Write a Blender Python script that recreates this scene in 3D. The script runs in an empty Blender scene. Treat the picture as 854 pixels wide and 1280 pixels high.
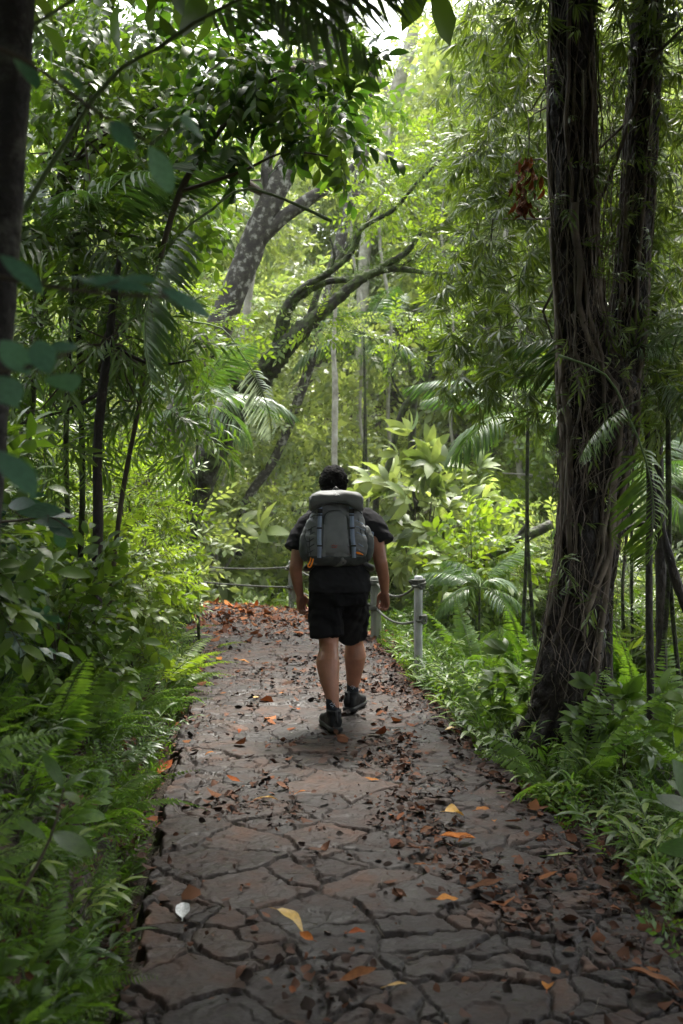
import bpy, bmesh, math, random
import numpy as np
from mathutils import Vector, Matrix

R = math.radians
sc = bpy.context.scene
COL = sc.collection
rng = np.random.default_rng(11)

# ------------------------------------------------------------------ camera, light, exposure
HAZE = 0.0006
PITCH = R(1.94)
FPX = 1330.0
CAMZ = 1.65
cam_d = bpy.data.cameras.new("camera")
cam = bpy.data.objects.new("camera", cam_d)
COL.objects.link(cam)
cam.location = (0, 0, CAMZ)
cam.rotation_euler = (R(90) - PITCH, 0, 0)
cam_d.sensor_fit = 'VERTICAL'
cam_d.sensor_height = 36.0
cam_d.lens = 36.0 * FPX / 1280.0
cam_d.clip_start = 0.05
cam_d.clip_end = 500
cam_d.dof.use_dof = True
cam_d.dof.focus_distance = 7.0
cam_d.dof.aperture_fstop = 3.2
sc.camera = cam

SUN_EL, SUN_AZ = 64.0, 14.0       # azimuth measured from +Y towards +X : where the light comes from
world = bpy.data.worlds.new("World")
sc.world = world
world.use_nodes = True
wn = world.node_tree
wn.nodes.clear()
out = wn.nodes.new('ShaderNodeOutputWorld')
bg = wn.nodes.new('ShaderNodeBackground')
sky = wn.nodes.new('ShaderNodeTexSky')
sky.sky_type = 'NISHITA'
sky.sun_disc = False
sky.sun_elevation = R(SUN_EL)
sky.sun_rotation = R(SUN_AZ)
sky.air_density = 1.0
sky.dust_density = 4.0
hs = wn.nodes.new('ShaderNodeHueSaturation')
hs.inputs['Saturation'].default_value = 0.25      # thin overcast: almost white sky
hs.inputs['Value'].default_value = 1.15
bg.inputs['Strength'].default_value = 0.15
wn.links.new(sky.outputs[0], hs.inputs['Color'])
wn.links.new(hs.outputs[0], bg.inputs['Color'])
wn.links.new(bg.outputs[0], out.inputs['Surface'])

sun_d = bpy.data.lights.new("sun", 'SUN')
sun_d.energy = 2.1
sun_d.angle = R(18)
sun_d.color = (1.0, 0.95, 0.84)
sun = bpy.data.objects.new("sun", sun_d)
COL.objects.link(sun)
sdir = Vector((math.sin(R(SUN_AZ)) * math.cos(R(SUN_EL)), math.cos(R(SUN_AZ)) * math.cos(R(SUN_EL)), math.sin(R(SUN_EL))))
sun.rotation_euler = sdir.to_track_quat('Z', 'Y').to_euler()

sc.view_settings.view_transform = 'Standard'
sc.view_settings.look = 'None'
sc.view_settings.gamma = 1.0
sc.view_settings.use_curve_mapping = False
sc.view_settings.exposure = 2.5
sc.cycles.max_bounces = 6
sc.cycles.diffuse_bounces = 3
sc.cycles.glossy_bounces = 2
sc.cycles.transmission_bounces = 3
sc.cycles.transparent_max_bounces = 4
sc.cycles.volume_bounces = 0
sc.cycles.caustics_reflective = False
sc.cycles.caustics_refractive = False
sc.cycles.sample_clamp_indirect = 4.0

# ------------------------------------------------------------------ helpers
def P(px, py, Y):
    """point at distance Y (metres along +Y) seen at photo pixel (px,py)"""
    X = (px - 427) / FPX
    U = -(py - 640) / FPX
    dy = math.cos(PITCH) + U * math.sin(PITCH)
    dz = -math.sin(PITCH) + U * math.cos(PITCH)
    t = Y / dy
    return Vector((X * t, Y, CAMZ + dz * t))

def tag(o, label=None, cat=None, group=None, kind=None):
    if label: o['label'] = label
    if cat: o['category'] = cat
    if group: o['group'] = group
    if kind: o['kind'] = kind
    return o

def empty(name, loc, rz=0.0):
    o = bpy.data.objects.new(name, None)
    o.empty_display_size = 0.1
    COL.objects.link(o)
    o.location = loc
    o.rotation_euler = (0, 0, rz)
    return o

def copy_tree(o, parent=None):
    c = o.copy()
    COL.objects.link(c)
    c.parent = parent
    for ch in kids.get(o.name, []):
        d = copy_tree(ch, c)
        d.matrix_parent_inverse = ch.matrix_parent_inverse
        kids.setdefault(c.name, []).append(d)
    return c
kids = {}

class Geo:
    """collects triangle soup chunks with a random attribute and a material index"""
    def __init__(s):
        s.V, s.F, s.A, s.M, s.n = [], [], [], [], 0
    def add(s, V, F, a=0.5, m=0):
        V = np.asarray(V, float).reshape(-1, 3)
        F = np.asarray(F, int).reshape(-1, 3)
        s.V.append(V); s.F.append(F + s.n)
        s.A.append(np.broadcast_to(np.asarray(a, float), (len(V),)))
        s.M.append(np.broadcast_to(np.asarray(m, int), (len(F),)))
        s.n += len(V)
    def arrays(s):
        return (np.concatenate(s.V), np.concatenate(s.F), np.concatenate(s.A), np.concatenate(s.M))
    def build(s, name, mats, parent=None, smooth=True, origin=None):
        V, F, A, M = s.arrays()
        if origin is not None:
            V = V - np.array(origin)
        me = bpy.data.meshes.new(name)
        me.vertices.add(len(V)); me.vertices.foreach_set('co', V.astype(np.float32).ravel())
        me.loops.add(len(F) * 3); me.loops.foreach_set('vertex_index', F.astype(np.int32).ravel())
        me.polygons.add(len(F))
        me.polygons.foreach_set('loop_start', np.arange(0, len(F) * 3, 3, dtype=np.int32))
        me.polygons.foreach_set('loop_total', np.full(len(F), 3, np.int32))
        me.polygons.foreach_set('material_index', M.astype(np.int32))
        if smooth:
            me.polygons.foreach_set('use_smooth', np.ones(len(F), bool))
        at = me.attributes.new('rnd', 'FLOAT', 'POINT')
        at.data.foreach_set('value', A.astype(np.float32))
        for m in (mats if isinstance(mats, (list, tuple)) else [mats]):
            me.materials.append(m)
        me.update(calc_edges=True)
        o = bpy.data.objects.new(name, me)
        COL.objects.link(o)
        if origin is not None:
            o.location = origin
        if parent is not None:
            o.parent = parent
            kids.setdefault(parent.name, []).append(o)
        return o

def norm(a):
    return a / np.maximum(np.linalg.norm(a, axis=-1, keepdims=True), 1e-9)

def frames(d, roll=None, up=(0, 0, 1)):
    """rotation matrices whose local +Y is d, local +Z near up (rolled)"""
    d = norm(np.asarray(d, float).reshape(-1, 3))
    u = np.broadcast_to(np.asarray(up, float), d.shape)
    x = np.cross(d, u)
    bad = np.linalg.norm(x, axis=1) < 1e-3
    x[bad] = (1, 0, 0)
    x = norm(x); z = np.cross(x, d)
    if roll is not None:
        c, s_ = np.cos(roll)[:, None], np.sin(roll)[:, None]
        x, z = x * c + z * s_, z * c - x * s_
    return np.stack([x, d, z], axis=2)

def inst(g, V, F, Rm, T, S, a=None, m=0, A0=None):
    """stamp template V,F at many frames"""
    n = len(T)
    S = np.broadcast_to(np.asarray(S, float), (n,))
    W = np.einsum('nij,vj->nvi', Rm, V) * S[:, None, None] + np.asarray(T)[:, None, :]
    FF = F[None] + (np.arange(n) * len(V))[:, None, None]
    if A0 is not None:
        at = np.mod(A0[None, :] + (np.zeros(n) if a is None else a)[:, None], 1.0)
    else:
        at = np.repeat((rng.random(n) if a is None else np.broadcast_to(a, (n,)))[:, None], len(V), 1)
    mm = np.tile(m, n) if np.ndim(m) else m
    g.add(W.reshape(-1, 3), FF.reshape(-1, 3), at.ravel(), mm)

def leaf(k=2, w=0.3, fold=0.25, droop=0.25, shape=1.0, twist=0.0):
    """unit-length leaf along +Y, w = full width ratio"""
    V = [(0, 0, 0)]
    for i in range(1, k + 1):
        t = i / (k + 1)
        t2 = t ** shape
        hw = 0.5 * w * math.sin(math.pi * min(1, t2)) ** 0.8
        z = -droop * t * t
        y = t * (1 - 0.3 * droop * t)
        V += [(-hw, y, z + fold * hw), (0, y, z), (hw, y, z + fold * hw)]
    V.append((0, 1 - 0.3 * droop, -droop))
    F = [(0, 2, 1), (0, 3, 2)]
    for i in range(k - 1):
        b = 1 + 3 * i
        F += [(b, b + 1, b + 4), (b, b + 4, b + 3), (b + 1, b + 2, b + 5), (b + 1, b + 5, b + 4)]
    b = 1 + 3 * (k - 1); e = len(V) - 1
    F += [(b, b + 1, e), (b + 1, b + 2, e)]
    return np.array(V, float), np.array(F, int)

def tube(pts, rad, seg=6, rough=0.0, rr=None, jag=0.0, cap=True, fine=0):
    """tapered tube mesh; returns V,F"""
    pts = np.asarray([tuple(p) for p in pts], float)
    rad = np.broadcast_to(np.asarray(rad, float), (len(pts),)).copy()
    if fine:
        # catmull-rom resample
        q, r2 = [], []
        for i in range(len(pts) - 1):
            p0, p1, p2, p3 = pts[max(i - 1, 0)], pts[i], pts[i + 1], pts[min(i + 2, len(pts) - 1)]
            for j in range(fine):
                t = j / fine
                q.append(0.5 * ((2 * p1) + (-p0 + p2) * t + (2 * p0 - 5 * p1 + 4 * p2 - p3) * t * t + (-p0 + 3 * p1 - 3 * p2 + p3) * t ** 3))
                r2.append(rad[i] * (1 - t) + rad[i + 1] * t)
        q.append(pts[-1]); r2.append(rad[-1])
        pts, rad = np.array(q), np.array(r2)
    n = len(pts)
    tan = norm(np.gradient(pts, axis=0))
    x = np.cross(tan[0], (0.3, 1, 0.2)); x /= np.linalg.norm(x)
    V = []
    th = np.arange(seg) * 2 * math.pi / seg
    ph = rng.random(4) * 6.28
    for i in range(n):
        x = x - tan[i] * np.dot(x, tan[i]); x /= np.linalg.norm(x)
        y = np.cross(tan[i], x)
        rr_ = np.full(seg, rad[i])
        if rough:
            rr_ = rad[i] * (1 + rough * (0.5 * np.sin(3 * th + ph[0] + i * .21) + 0.35 * np.sin(5 * th + ph[1] - i * .33) + 0.25 * np.sin(8 * th + ph[2] + i * .5)) + jag * rng.normal(size=seg))
        V.append(pts[i] + np.outer(np.cos(th) * rr_, x) + np.outer(np.sin(th) * rr_, y))
    V = np.concatenate(V)
    F = []
    for i in range(n - 1):
        for j in range(seg):
            a, b = i * seg + j, i * seg + (j + 1) % seg
            c, d = a + seg, b + seg
            F += [(a, b, d), (a, d, c)]
    if cap:
        V = np.vstack([V, pts[0], pts[-1]])
        for j in range(seg):
            F.append((len(V) - 2, (j + 1) % seg, j))
            F.append((len(V) - 1, (n - 1) * seg + j, (n - 1) * seg + (j + 1) % seg))
    return V, np.array(F, int)

# vectorised value noise
_perm = np.random.default_rng(5).random((256, 256))
def vnoise(x, y):
    xi, yi = np.floor(x).astype(int), np.floor(y).astype(int)
    fx, fy = x - xi, y - yi
    fx, fy = fx * fx * (3 - 2 * fx), fy * fy * (3 - 2 * fy)
    g = lambda a, b: _perm[a & 255, b & 255]
    return (g(xi, yi) * (1 - fx) + g(xi + 1, yi) * fx) * (1 - fy) + (g(xi, yi + 1) * (1 - fx) + g(xi + 1, yi + 1) * fx) * fy
def fbm(x, y, o=4):
    s, a, t = 0, 0.5, 0
    for i in range(o):
        s = s + a * vnoise(x * 2 ** i + 17 * i, y * 2 ** i + 9 * i); t += a; a *= 0.5
    return s / t

# ------------------------------------------------------------------ materials
def newmat(name):
    m = bpy.data.materials.new(name); m.use_nodes = True
    nt = m.node_tree; nt.nodes.clear()
    return m, nt, nt.nodes, nt.links

def ramp(nd, stops):
    r = nd.new('ShaderNodeValToRGB')
    e = r.color_ramp.elements
    while len(e) > 1: e.remove(e[-1])
    e[0].position = stops[0][0]; e[0].color = (*stops[0][1], 1)
    for p, c in stops[1:]:
        k = e.new(p); k.color = (*c, 1)
    return r

def leafmat(name, cols, rough=0.42, trans=0.35, spec=0.45, tint=(1.25, 1.35, 0.55)):
    m, nt, nd, lk = newmat(name)
    o = nd.new('ShaderNodeOutputMaterial')
    at = nd.new('ShaderNodeAttribute'); at.attribute_name = 'rnd'
    n = len(cols)
    rp = ramp(nd, [(i / (n - 1), c) for i, c in enumerate(cols)])
    lk.new(at.outputs['Fac'], rp.inputs[0])
    # blotches and wear
    tx = nd.new('ShaderNodeTexNoise'); tx.inputs['Scale'].default_value = 9; tx.inputs['Detail'].default_value = 2
    mr = nd.new('ShaderNodeMapRange'); mr.inputs[1].default_value = .3; mr.inputs[2].default_value = .7; mr.inputs[3].default_value = .7; mr.inputs[4].default_value = 1.25
    lk.new(tx.outputs[0], mr.inputs[0])
    mx = nd.new('ShaderNodeVectorMath'); mx.operation = 'SCALE'
    lk.new(rp.outputs[0], mx.inputs[0]); lk.new(mr.outputs[0], mx.inputs['Scale'])
    b = nd.new('ShaderNodeBsdfPrincipled')
    b.inputs['Roughness'].default_value = rough
    b.inputs['Specular IOR Level'].default_value = spec
    lk.new(mx.outputs[0], b.inputs['Base Color'])
    if trans > 0:
        t = nd.new('ShaderNodeBsdfTranslucent')
        v = nd.new('ShaderNodeVectorMath'); v.operation = 'MULTIPLY'; v.inputs[1].default_value = tuple(1.3 * q for q in tint)
        lk.new(mx.outputs[0], v.inputs[0]); lk.new(v.outputs[0], t.inputs['Color'])
        s = nd.new('ShaderNodeMixShader'); s.inputs[0].default_value = trans
        lk.new(b.outputs[0], s.inputs[1]); lk.new(t.outputs[0], s.inputs[2]); lk.new(s.outputs[0], o.inputs[0])
    else:
        lk.new(b.outputs[0], o.inputs[0])
    return m

def noisemat(name, stops, scale=8, detail=6, rough=(0.6, 0.9), bump=0.3, bscale=30, dist=0.01, stretch=(1, 1, 1), spec=0.4, obj=False):
    m, nt, nd, lk = newmat(name)
    o = nd.new('ShaderNodeOutputMaterial'); b = nd.new('ShaderNodeBsdfPrincipled')
    tc = nd.new('ShaderNodeTexCoord'); mp = nd.new('ShaderNodeMapping'); mp.inputs['Scale'].default_value = stretch
    lk.new(tc.outputs['Object'], mp.inputs[0])
    n1 = nd.new('ShaderNodeTexNoise'); n1.inputs['Scale'].default_value = scale; n1.inputs['Detail'].default_value = detail; n1.inputs['Roughness'].default_value = 0.6
    lk.new(mp.outputs[0], n1.inputs[0])
    rp = ramp(nd, stops); lk.new(n1.outputs[0], rp.inputs[0]); lk.new(rp.outputs[0], b.inputs['Base Color'])
    n2 = nd.new('ShaderNodeTexNoise'); n2.inputs['Scale'].default_value = bscale; n2.inputs['Detail'].default_value = 5
    lk.new(mp.outputs[0], n2.inputs[0])
    bm_ = nd.new('ShaderNodeBump'); bm_.inputs['Strength'].default_value = bump; bm_.inputs['Distance'].default_value = dist
    lk.new(n2.outputs[0], bm_.inputs['Height']); lk.new(bm_.outputs[0], b.inputs['Normal'])
    mr = nd.new('ShaderNodeMapRange'); mr.inputs[3].default_value = rough[0]; mr.inputs[4].default_value = rough[1]
    lk.new(n1.outputs[0], mr.inputs[0]); lk.new(mr.outputs[0], b.inputs['Roughness'])
    b.inputs['Specular IOR Level'].default_value = spec
    lk.new(b.outputs[0], o.inputs[0])
    return m

M = {}
M['leaf_dark'] = leafmat('leaf_dark', [(.020, .050, .010), (.035, .080, .013), (.055, .11, .018)])
M['leaf_mid'] = leafmat('leaf_mid', [(.034, .075, .012), (.065, .12, .018), (.11, .17, .025)], tint=(1.3, 1.3, .5))
M['leaf_lime'] = leafmat('leaf_lime', [(.07, .13, .018), (.12, .19, .028), (.18, .25, .035)], trans=.45, tint=(1.25, 1.2, .45))
M['leaf_blue'] = leafmat('leaf_blue', [(.022, .058, .036), (.035, .08, .05), (.05, .10, .06)], rough=.42, spec=.45, trans=.25, tint=(1, 1.2, .8))
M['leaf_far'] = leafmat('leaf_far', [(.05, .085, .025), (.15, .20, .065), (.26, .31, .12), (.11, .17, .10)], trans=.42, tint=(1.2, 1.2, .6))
M['leaf_fern'] = leafmat('leaf_fern', [(.045, .10, .015), (.075, .15, .02), (.12, .20, .03)], trans=.4, rough=.5, tint=(1.2, 1.25, .5))
M['leaf_palm'] = leafmat('leaf_palm', [(.04, .085, .025), (.065, .12, .035), (.10, .15, .05)], rough=.36, spec=.6, trans=.3)
M['leaf_near'] = leafmat('leaf_near', [(.06, .14, .095), (.09, .18, .12), (.12, .22, .14)], rough=.42, spec=.45, trans=.4, tint=(1, 1.2, .8))
M['leaf_pale'] = leafmat('leaf_pale', [(.12, .17, .11), (.18, .22, .16), (.22, .26, .18)], rough=.4, trans=.3, tint=(1.1, 1.1, .9))
M['leaf_narrow'] = leafmat('leaf_narrow', [(.04, .07, .018), (.07, .11, .025), (.12, .17, .03)], trans=.42, rough=.4, tint=(1.3, 1.25, .5))
M['leaf_dead'] = leafmat('leaf_dead', [(.06, .022, .012), (.11, .038, .015), (.16, .065, .026), (.04, .02, .013)], rough=.85, spec=.12, trans=.1, tint=(1.2, .9, .6))
M['litter'] = leafmat('litter', [(.012, .008, .006), (.025, .013, .009), (.045, .02, .012), (.09, .035, .016), (.018, .011, .008)], trans=0, rough=.8, spec=.2)
M['litter_orange'] = leafmat('litter_orange', [(.15, .035, .010), (.26, .075, .016), (.30, .13, .03), (.14, .055, .022)], trans=.1, spec=.12, rough=.85, tint=(1.2, .9, .5))
M['twig'] = noisemat('twig', [(0, (.03, .022, .014)), (1, (.07, .055, .035))], scale=20, bump=.2)
M['stem_green'] = noisemat('stem_green', [(0, (.03, .06, .015)), (1, (.08, .12, .03))], scale=20, bump=.1)
M['bark_dark'] = noisemat('bark_dark', [(.3, (.004, .003, .002)), (.5, (.010, .0065, .0045)), (.62, (.022, .015, .010)), (.78, (.07, .055, .042))], scale=14, stretch=(1, 1, .45), bump=1.0, bscale=34, dist=.03)
M['bark_near'] = noisemat('bark_near', [(.35, (.004, .0035, .003)), (.56, (.012, .010, .008)), (.64, (.05, .05, .042)), (.78, (.12, .12, .10))], scale=9, bump=1.0, bscale=22, dist=.03)
M['bark_moss'] = noisemat('bark_moss', [(.3, (.008, .007, .005)), (.46, (.018, .018, .008)), (.58, (.045, .065, .014)), (.8, (.09, .12, .03))], scale=10, bump=.9, bscale=30, dist=.02)
M['bark_lichen'] = noisemat('bark_lichen', [(.40, (.02, .017, .013)), (.54, (.05, .046, .034)), (.6, (.18, .18, .155)), (.75, (.30, .30, .27))], scale=11, bump=.7, bscale=35, dist=.015)
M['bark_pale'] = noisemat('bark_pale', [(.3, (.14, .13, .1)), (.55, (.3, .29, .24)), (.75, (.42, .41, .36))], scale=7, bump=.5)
M['vine'] = noisemat('vine', [(.3, (.035, .026, .018)), (.55, (.09, .07, .05)), (.75, (.2, .17, .13))], scale=6, bump=.3)
M['vine_pale'] = noisemat('vine_pale', [(.3, (.06, .05, .038)), (.55, (.13, .115, .09)), (.75, (.24, .22, .18))], scale=6, bump=.3)
M['soil'] = noisemat('soil', [(.3, (.012, .009, .006)), (.55, (.03, .02, .013)), (.75, (.055, .038, .022))], scale=5, bump=1.0, bscale=40, dist=.03)

# ------------------------------------------------------------------ the ground and the path
_yl = [-8, 0, 1.5, 3.2, 5.1, 6.8, 9, 11, 12, 12.8, 13.5, 14.5, 16]
_xl = [-.5, -.55, -.6, -.67, -.87, -1.03, -1.2, -1.45, -1.95, -3.3, -6, -9, -13]
_yr = [-8, 0, 1.5, 3.2, 5.1, 6.8, 9, 11, 12, 13.3, 14.2, 15, 16]
_xr = [1.1, 1.1, 1.1, 1.06, .96, .66, .46, .25, .02, -.75, -2.2, -4.5, -8]
def XL(y): return np.interp(y, _yl, _xl)
def XR(y): return np.interp(y, _yr, _xr)

def H(x, y):
    x, y = np.asarray(x, float), np.asarray(y, float)
    dl = np.maximum(XL(y) - x, 0); dr = np.maximum(x - XR(y), 0)
    yy = np.clip((y - 10.8) / 2.2, 0, 1)
    hl = 0.95 * (1 - np.exp(-np.maximum(dl - .22, 0) / .9)) + .33 * np.maximum(dl - .22, 0)
    hl = np.minimum(hl, 3.5) - 0.13 * np.exp(-((dl - .14) / .1) ** 2)
    hl = hl * (1 - yy * yy * (3 - 2 * yy) * .95)
    hr = -.05 * dr - .16 * np.maximum(dr - 1.2, 0)
    hr = np.maximum(hr, -1.6)
    base = np.where(dl > 0, hl, hr) - .055
    # gully and the hill behind
    far = np.maximum(y - 14.2, 0)
    drop = -0.22 * np.minimum(far, 5)
    rise = 0.50 * np.maximum(y - 20.5, 0)
    rise = np.where(rise > 12, 12 + (rise - 12) * .3, rise)
    rise = np.minimum(rise, 26)
    side = 0.22 * np.maximum(np.abs(x) - 9, 0) * np.clip((y - 5) / 12, 0, 1)
    n = (fbm(x * .7 + 50, y * .7 + 50) - .5) * .35 * np.clip((dl + dr) * .6, 0, 1) + (fbm(x * 3 + 9, y * 3) - .5) * .06 * np.clip((dl + dr) * 3, 0, 1)
    return base + drop + rise + np.minimum(side, 8) + n

def hz(x, y): return float(H(np.array([x]), np.array([y]))[0])

def grid_mesh(X, Y, Z, attr):
    ny, nx = X.shape
    V = np.stack([X, Y, Z], -1).reshape(-1, 3)
    i = np.arange(ny - 1)[:, None] * nx + np.arange(nx - 1)[None]
    i = i.ravel()
    F = np.concatenate([np.stack([i, i + 1, i + nx + 1], 1), np.stack([i, i + nx + 1, i + nx], 1)])
    return V, F

gx = np.unique(np.concatenate([np.linspace(-140, -14, 22), np.linspace(-14, -3.5, 36), np.linspace(-3.5, 3.5, 176), np.linspace(3.5, 14, 36), np.linspace(14, 140, 22)]))
gy = np.unique(np.concatenate([np.linspace(-60, -2, 16), np.linspace(-2, 1.5, 12), np.linspace(1.5, 15, 270), np.linspace(15, 45, 90), np.linspace(45, 200, 24)]))
GX, GY = np.meshgrid(gx, gy)
V, F = grid_mesh(GX, GY, H(GX, GY), None)
g = Geo(); g.add(V, F)
ground = g.build('ground', M['soil']); tag(ground, 'dark soil of the forest floor', 'ground', kind='structure')

def voronoi(x, y, cx, cy):
    """returns F2-F1 edge distance (m), id hash, and cell centre"""
    u, v = x / cx, y / cy
    iu, iv = np.floor(u).astype(int), np.floor(v).astype(int)
    d1 = np.full(x.shape, 9.); d2 = np.full(x.shape, 9.); idh = np.zeros(x.shape); px = np.zeros(x.shape); py = np.zeros(x.shape)
    for a in (-2, -1, 0, 1, 2):
        for b in (-2, -1, 0, 1, 2):
            ku, kv = iu + a, iv + b
            r1 = _perm[ku & 255, kv & 255]; r2 = _perm[(ku + 71) & 255, (kv + 133) & 255]; r3 = _perm[(ku + 31) & 255, (kv + 197) & 255]
            sx, sy = (ku + .5 + (r1 - .5) * 1.05) * cx, (kv + .5 + (r2 - .5) * 1.05) * cy
            d = np.hypot((x - sx), (y - sy)) - (r3 - .5) * .22 * cx
            nearer = d < d1
            d2 = np.where(nearer, d1, np.minimum(d2, d))
            idh = np.where(nearer, r3 * .63 + r1 * .37, idh); px = np.where(nearer, sx, px); py = np.where(nearer, sy, py)
            d1 = np.where(nearer, d, d1)
    return d2 - d1, idh, px, py

# flagstones: one relief surface, irregular stones with dark joints
ys = [2.0]
while ys[-1] < 15.4:
    ys.append(ys[-1] + (0.0052 + 0.0013 * (ys[-1] - 2)))
ys = np.array(ys); us = np.linspace(0, 1, 330)
U_, Y_ = np.meshgrid(us, ys)
edgeL = XL(Y_) - .03 + (fbm(Y_ * 2.2, Y_ * 0 + 3) - .5) * .16 + (fbm(Y_ * 9, Y_ * 0 + 8) - .5) * .06
edgeR = XR(Y_) + .10 + (fbm(Y_ * 2.4, Y_ * 0 + 31) - .5) * .22
X_ = edgeL + (edgeR - edgeL) * U_
wx = X_ + (fbm(X_ * 3, Y_ * 3) - .5) * .06 + (fbm(X_ * 17, Y_ * 17) - .5) * .035 + (fbm(X_ * 60, Y_ * 60, 2) - .5) * .010
wy = Y_ + (fbm(X_ * 3 + 40, Y_ * 3 + 11) - .5) * .06 + (fbm(X_ * 17 + 5, Y_ * 17 + 70) - .5) * .05
e, sid, sx, sy = voronoi(wx, wy, .34, .26)
eb, sidb, sxb, syb = voronoi(wx + 3.3, wy + 1.7, .17, .13)      # some big stones are broken into small ones
split = np.mod(sid * 57.3, 1) > .52
e = np.where(split, np.minimum(e, eb), e)
sx = np.where(split, sxb - 3.3, sx); sy = np.where(split, syb - 1.7, sy); sid = np.where(split, np.mod(sid + sidb * 3.1, 1), sid)
thr = .004 + .008 * fbm(X_ * 3 + 7, Y_ * 3 + 3) ** 1.5
edge = np.clip((e - thr * .35) / (thr + .006), 0, 1); edge = edge * edge * (3 - 2 * edge)
tilt = (X_ - sx) * (np.mod(sid * 37.1, 1) - .5) * .06 + (Y_ - sy) * (np.mod(sid * 91.7, 1) - .5) * .07
z = -.022 + edge * (.018 + (np.mod(sid * 13.3, 1) - .5) * .012 + tilt) + (fbm(X_ * 9, Y_ * 9) - .5) * .012 + (fbm(X_ * 45, Y_ * 45, 3) - .5) * .006
# chips : second finer layering within some stones
e2, sid2, _, _ = voronoi(wx * 1.0 + 9, wy, .13, .11)
chip = (np.mod(sid2 * 7.7, 1) > .86) * edge * .006
z = z - chip
sl = np.clip(np.minimum(U_, 1 - U_) * (edgeR - edgeL) / .03, 0, 1)
z = z * sl - (1 - sl) * .12
far_ = np.clip((Y_ - 13.2) / 1.5, 0, 1)
z = z - far_ * .02
V, F = grid_mesh(X_, Y_, z, None)
g = Geo(); g.add(V, F, sid.ravel())
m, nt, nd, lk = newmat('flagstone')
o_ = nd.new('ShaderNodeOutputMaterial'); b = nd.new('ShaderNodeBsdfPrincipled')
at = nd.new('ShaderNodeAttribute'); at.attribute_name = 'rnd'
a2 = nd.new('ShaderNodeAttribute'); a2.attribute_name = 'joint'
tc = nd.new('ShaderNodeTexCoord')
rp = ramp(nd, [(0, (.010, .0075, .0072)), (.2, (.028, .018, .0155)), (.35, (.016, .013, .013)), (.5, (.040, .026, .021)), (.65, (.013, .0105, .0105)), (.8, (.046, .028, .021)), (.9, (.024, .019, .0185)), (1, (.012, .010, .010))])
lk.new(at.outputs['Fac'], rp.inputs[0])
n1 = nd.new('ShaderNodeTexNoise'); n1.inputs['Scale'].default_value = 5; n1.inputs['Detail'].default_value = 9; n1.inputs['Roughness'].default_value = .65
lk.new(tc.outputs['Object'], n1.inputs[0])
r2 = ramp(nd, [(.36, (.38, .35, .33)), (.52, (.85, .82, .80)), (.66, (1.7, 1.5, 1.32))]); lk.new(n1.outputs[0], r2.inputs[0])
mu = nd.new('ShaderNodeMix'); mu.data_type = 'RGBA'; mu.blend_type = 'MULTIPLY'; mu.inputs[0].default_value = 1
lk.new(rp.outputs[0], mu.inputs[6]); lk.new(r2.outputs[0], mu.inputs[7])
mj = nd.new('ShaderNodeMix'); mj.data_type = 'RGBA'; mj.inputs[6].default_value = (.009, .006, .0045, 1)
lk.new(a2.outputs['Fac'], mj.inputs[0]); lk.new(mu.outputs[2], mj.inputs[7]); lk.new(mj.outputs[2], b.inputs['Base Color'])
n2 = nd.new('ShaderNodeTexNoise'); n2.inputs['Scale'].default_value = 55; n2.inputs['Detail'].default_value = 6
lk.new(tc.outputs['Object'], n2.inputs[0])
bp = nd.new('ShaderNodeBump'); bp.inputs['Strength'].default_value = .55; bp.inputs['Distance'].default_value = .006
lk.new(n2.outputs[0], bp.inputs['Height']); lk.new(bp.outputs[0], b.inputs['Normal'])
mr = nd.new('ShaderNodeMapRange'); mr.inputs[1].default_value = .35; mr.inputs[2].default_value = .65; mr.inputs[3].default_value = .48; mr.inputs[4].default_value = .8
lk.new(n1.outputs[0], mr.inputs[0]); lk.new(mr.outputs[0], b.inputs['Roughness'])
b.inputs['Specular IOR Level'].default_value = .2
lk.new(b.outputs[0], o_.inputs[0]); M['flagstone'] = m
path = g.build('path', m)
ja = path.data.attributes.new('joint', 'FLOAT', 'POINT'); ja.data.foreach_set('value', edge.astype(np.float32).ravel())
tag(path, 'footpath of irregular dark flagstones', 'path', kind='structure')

def path_z(x, y): return 0.0

exec_foliage = True
# ------------------------------------------------------------------ foliage kit
def spray(seed, n=9, L=.32, ll=.11, w=.34, k=2, ang=50, droop=.3, fold=.2, tips=3, curve=.1, whorl=0, twig=True, tw=.0022, hang=0.0):
    """a twig with leaves (or a whorl of leaves at its tip), along +Y"""
    r = np.random.default_rng(seed)
    V0, F0 = leaf(k, w, fold, droop)
    g = Geo()
    c = lambda t: np.array([curve * L * math.sin(t * 2.2) * .5, L * t, -curve * L * t * t])
    if twig:
        a, b = tube([c(0), c(.5), c(1)], [tw, tw * .8, tw * .5], 3, cap=False)
        g.add(a, b, .5, 1)
    for i in range(n):
        if whorl:
            t = 1 - .25 * r.random() * (i / n)
            th = i * 2.4 + r.normal() * .2
            el = R(r.uniform(10, 70))
            d = np.array([math.cos(th) * math.cos(el), math.sin(el) * .8 + .2, math.sin(th) * math.cos(el) * .8 - hang])
        else:
            t = .12 + .88 * (i + 1) / n
            sd = 1 if i % 2 else -1
            a_ = R(ang + r.normal() * 9) * (1 - .75 * (t > .97))
            d = np.array([sd * math.sin(a_), math.cos(a_), r.normal() * .22 - hang])
        Rm = frames([d], np.array([r.normal() * .35]))
        s = ll * (0.75 + .45 * r.random()) * (1 - .25 * abs(t - .6))
        W = np.einsum('ij,vj->vi', Rm[0], V0) * s + c(t)
        g.add(W, F0, r.random(), 0)
    return g.arrays()

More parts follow.
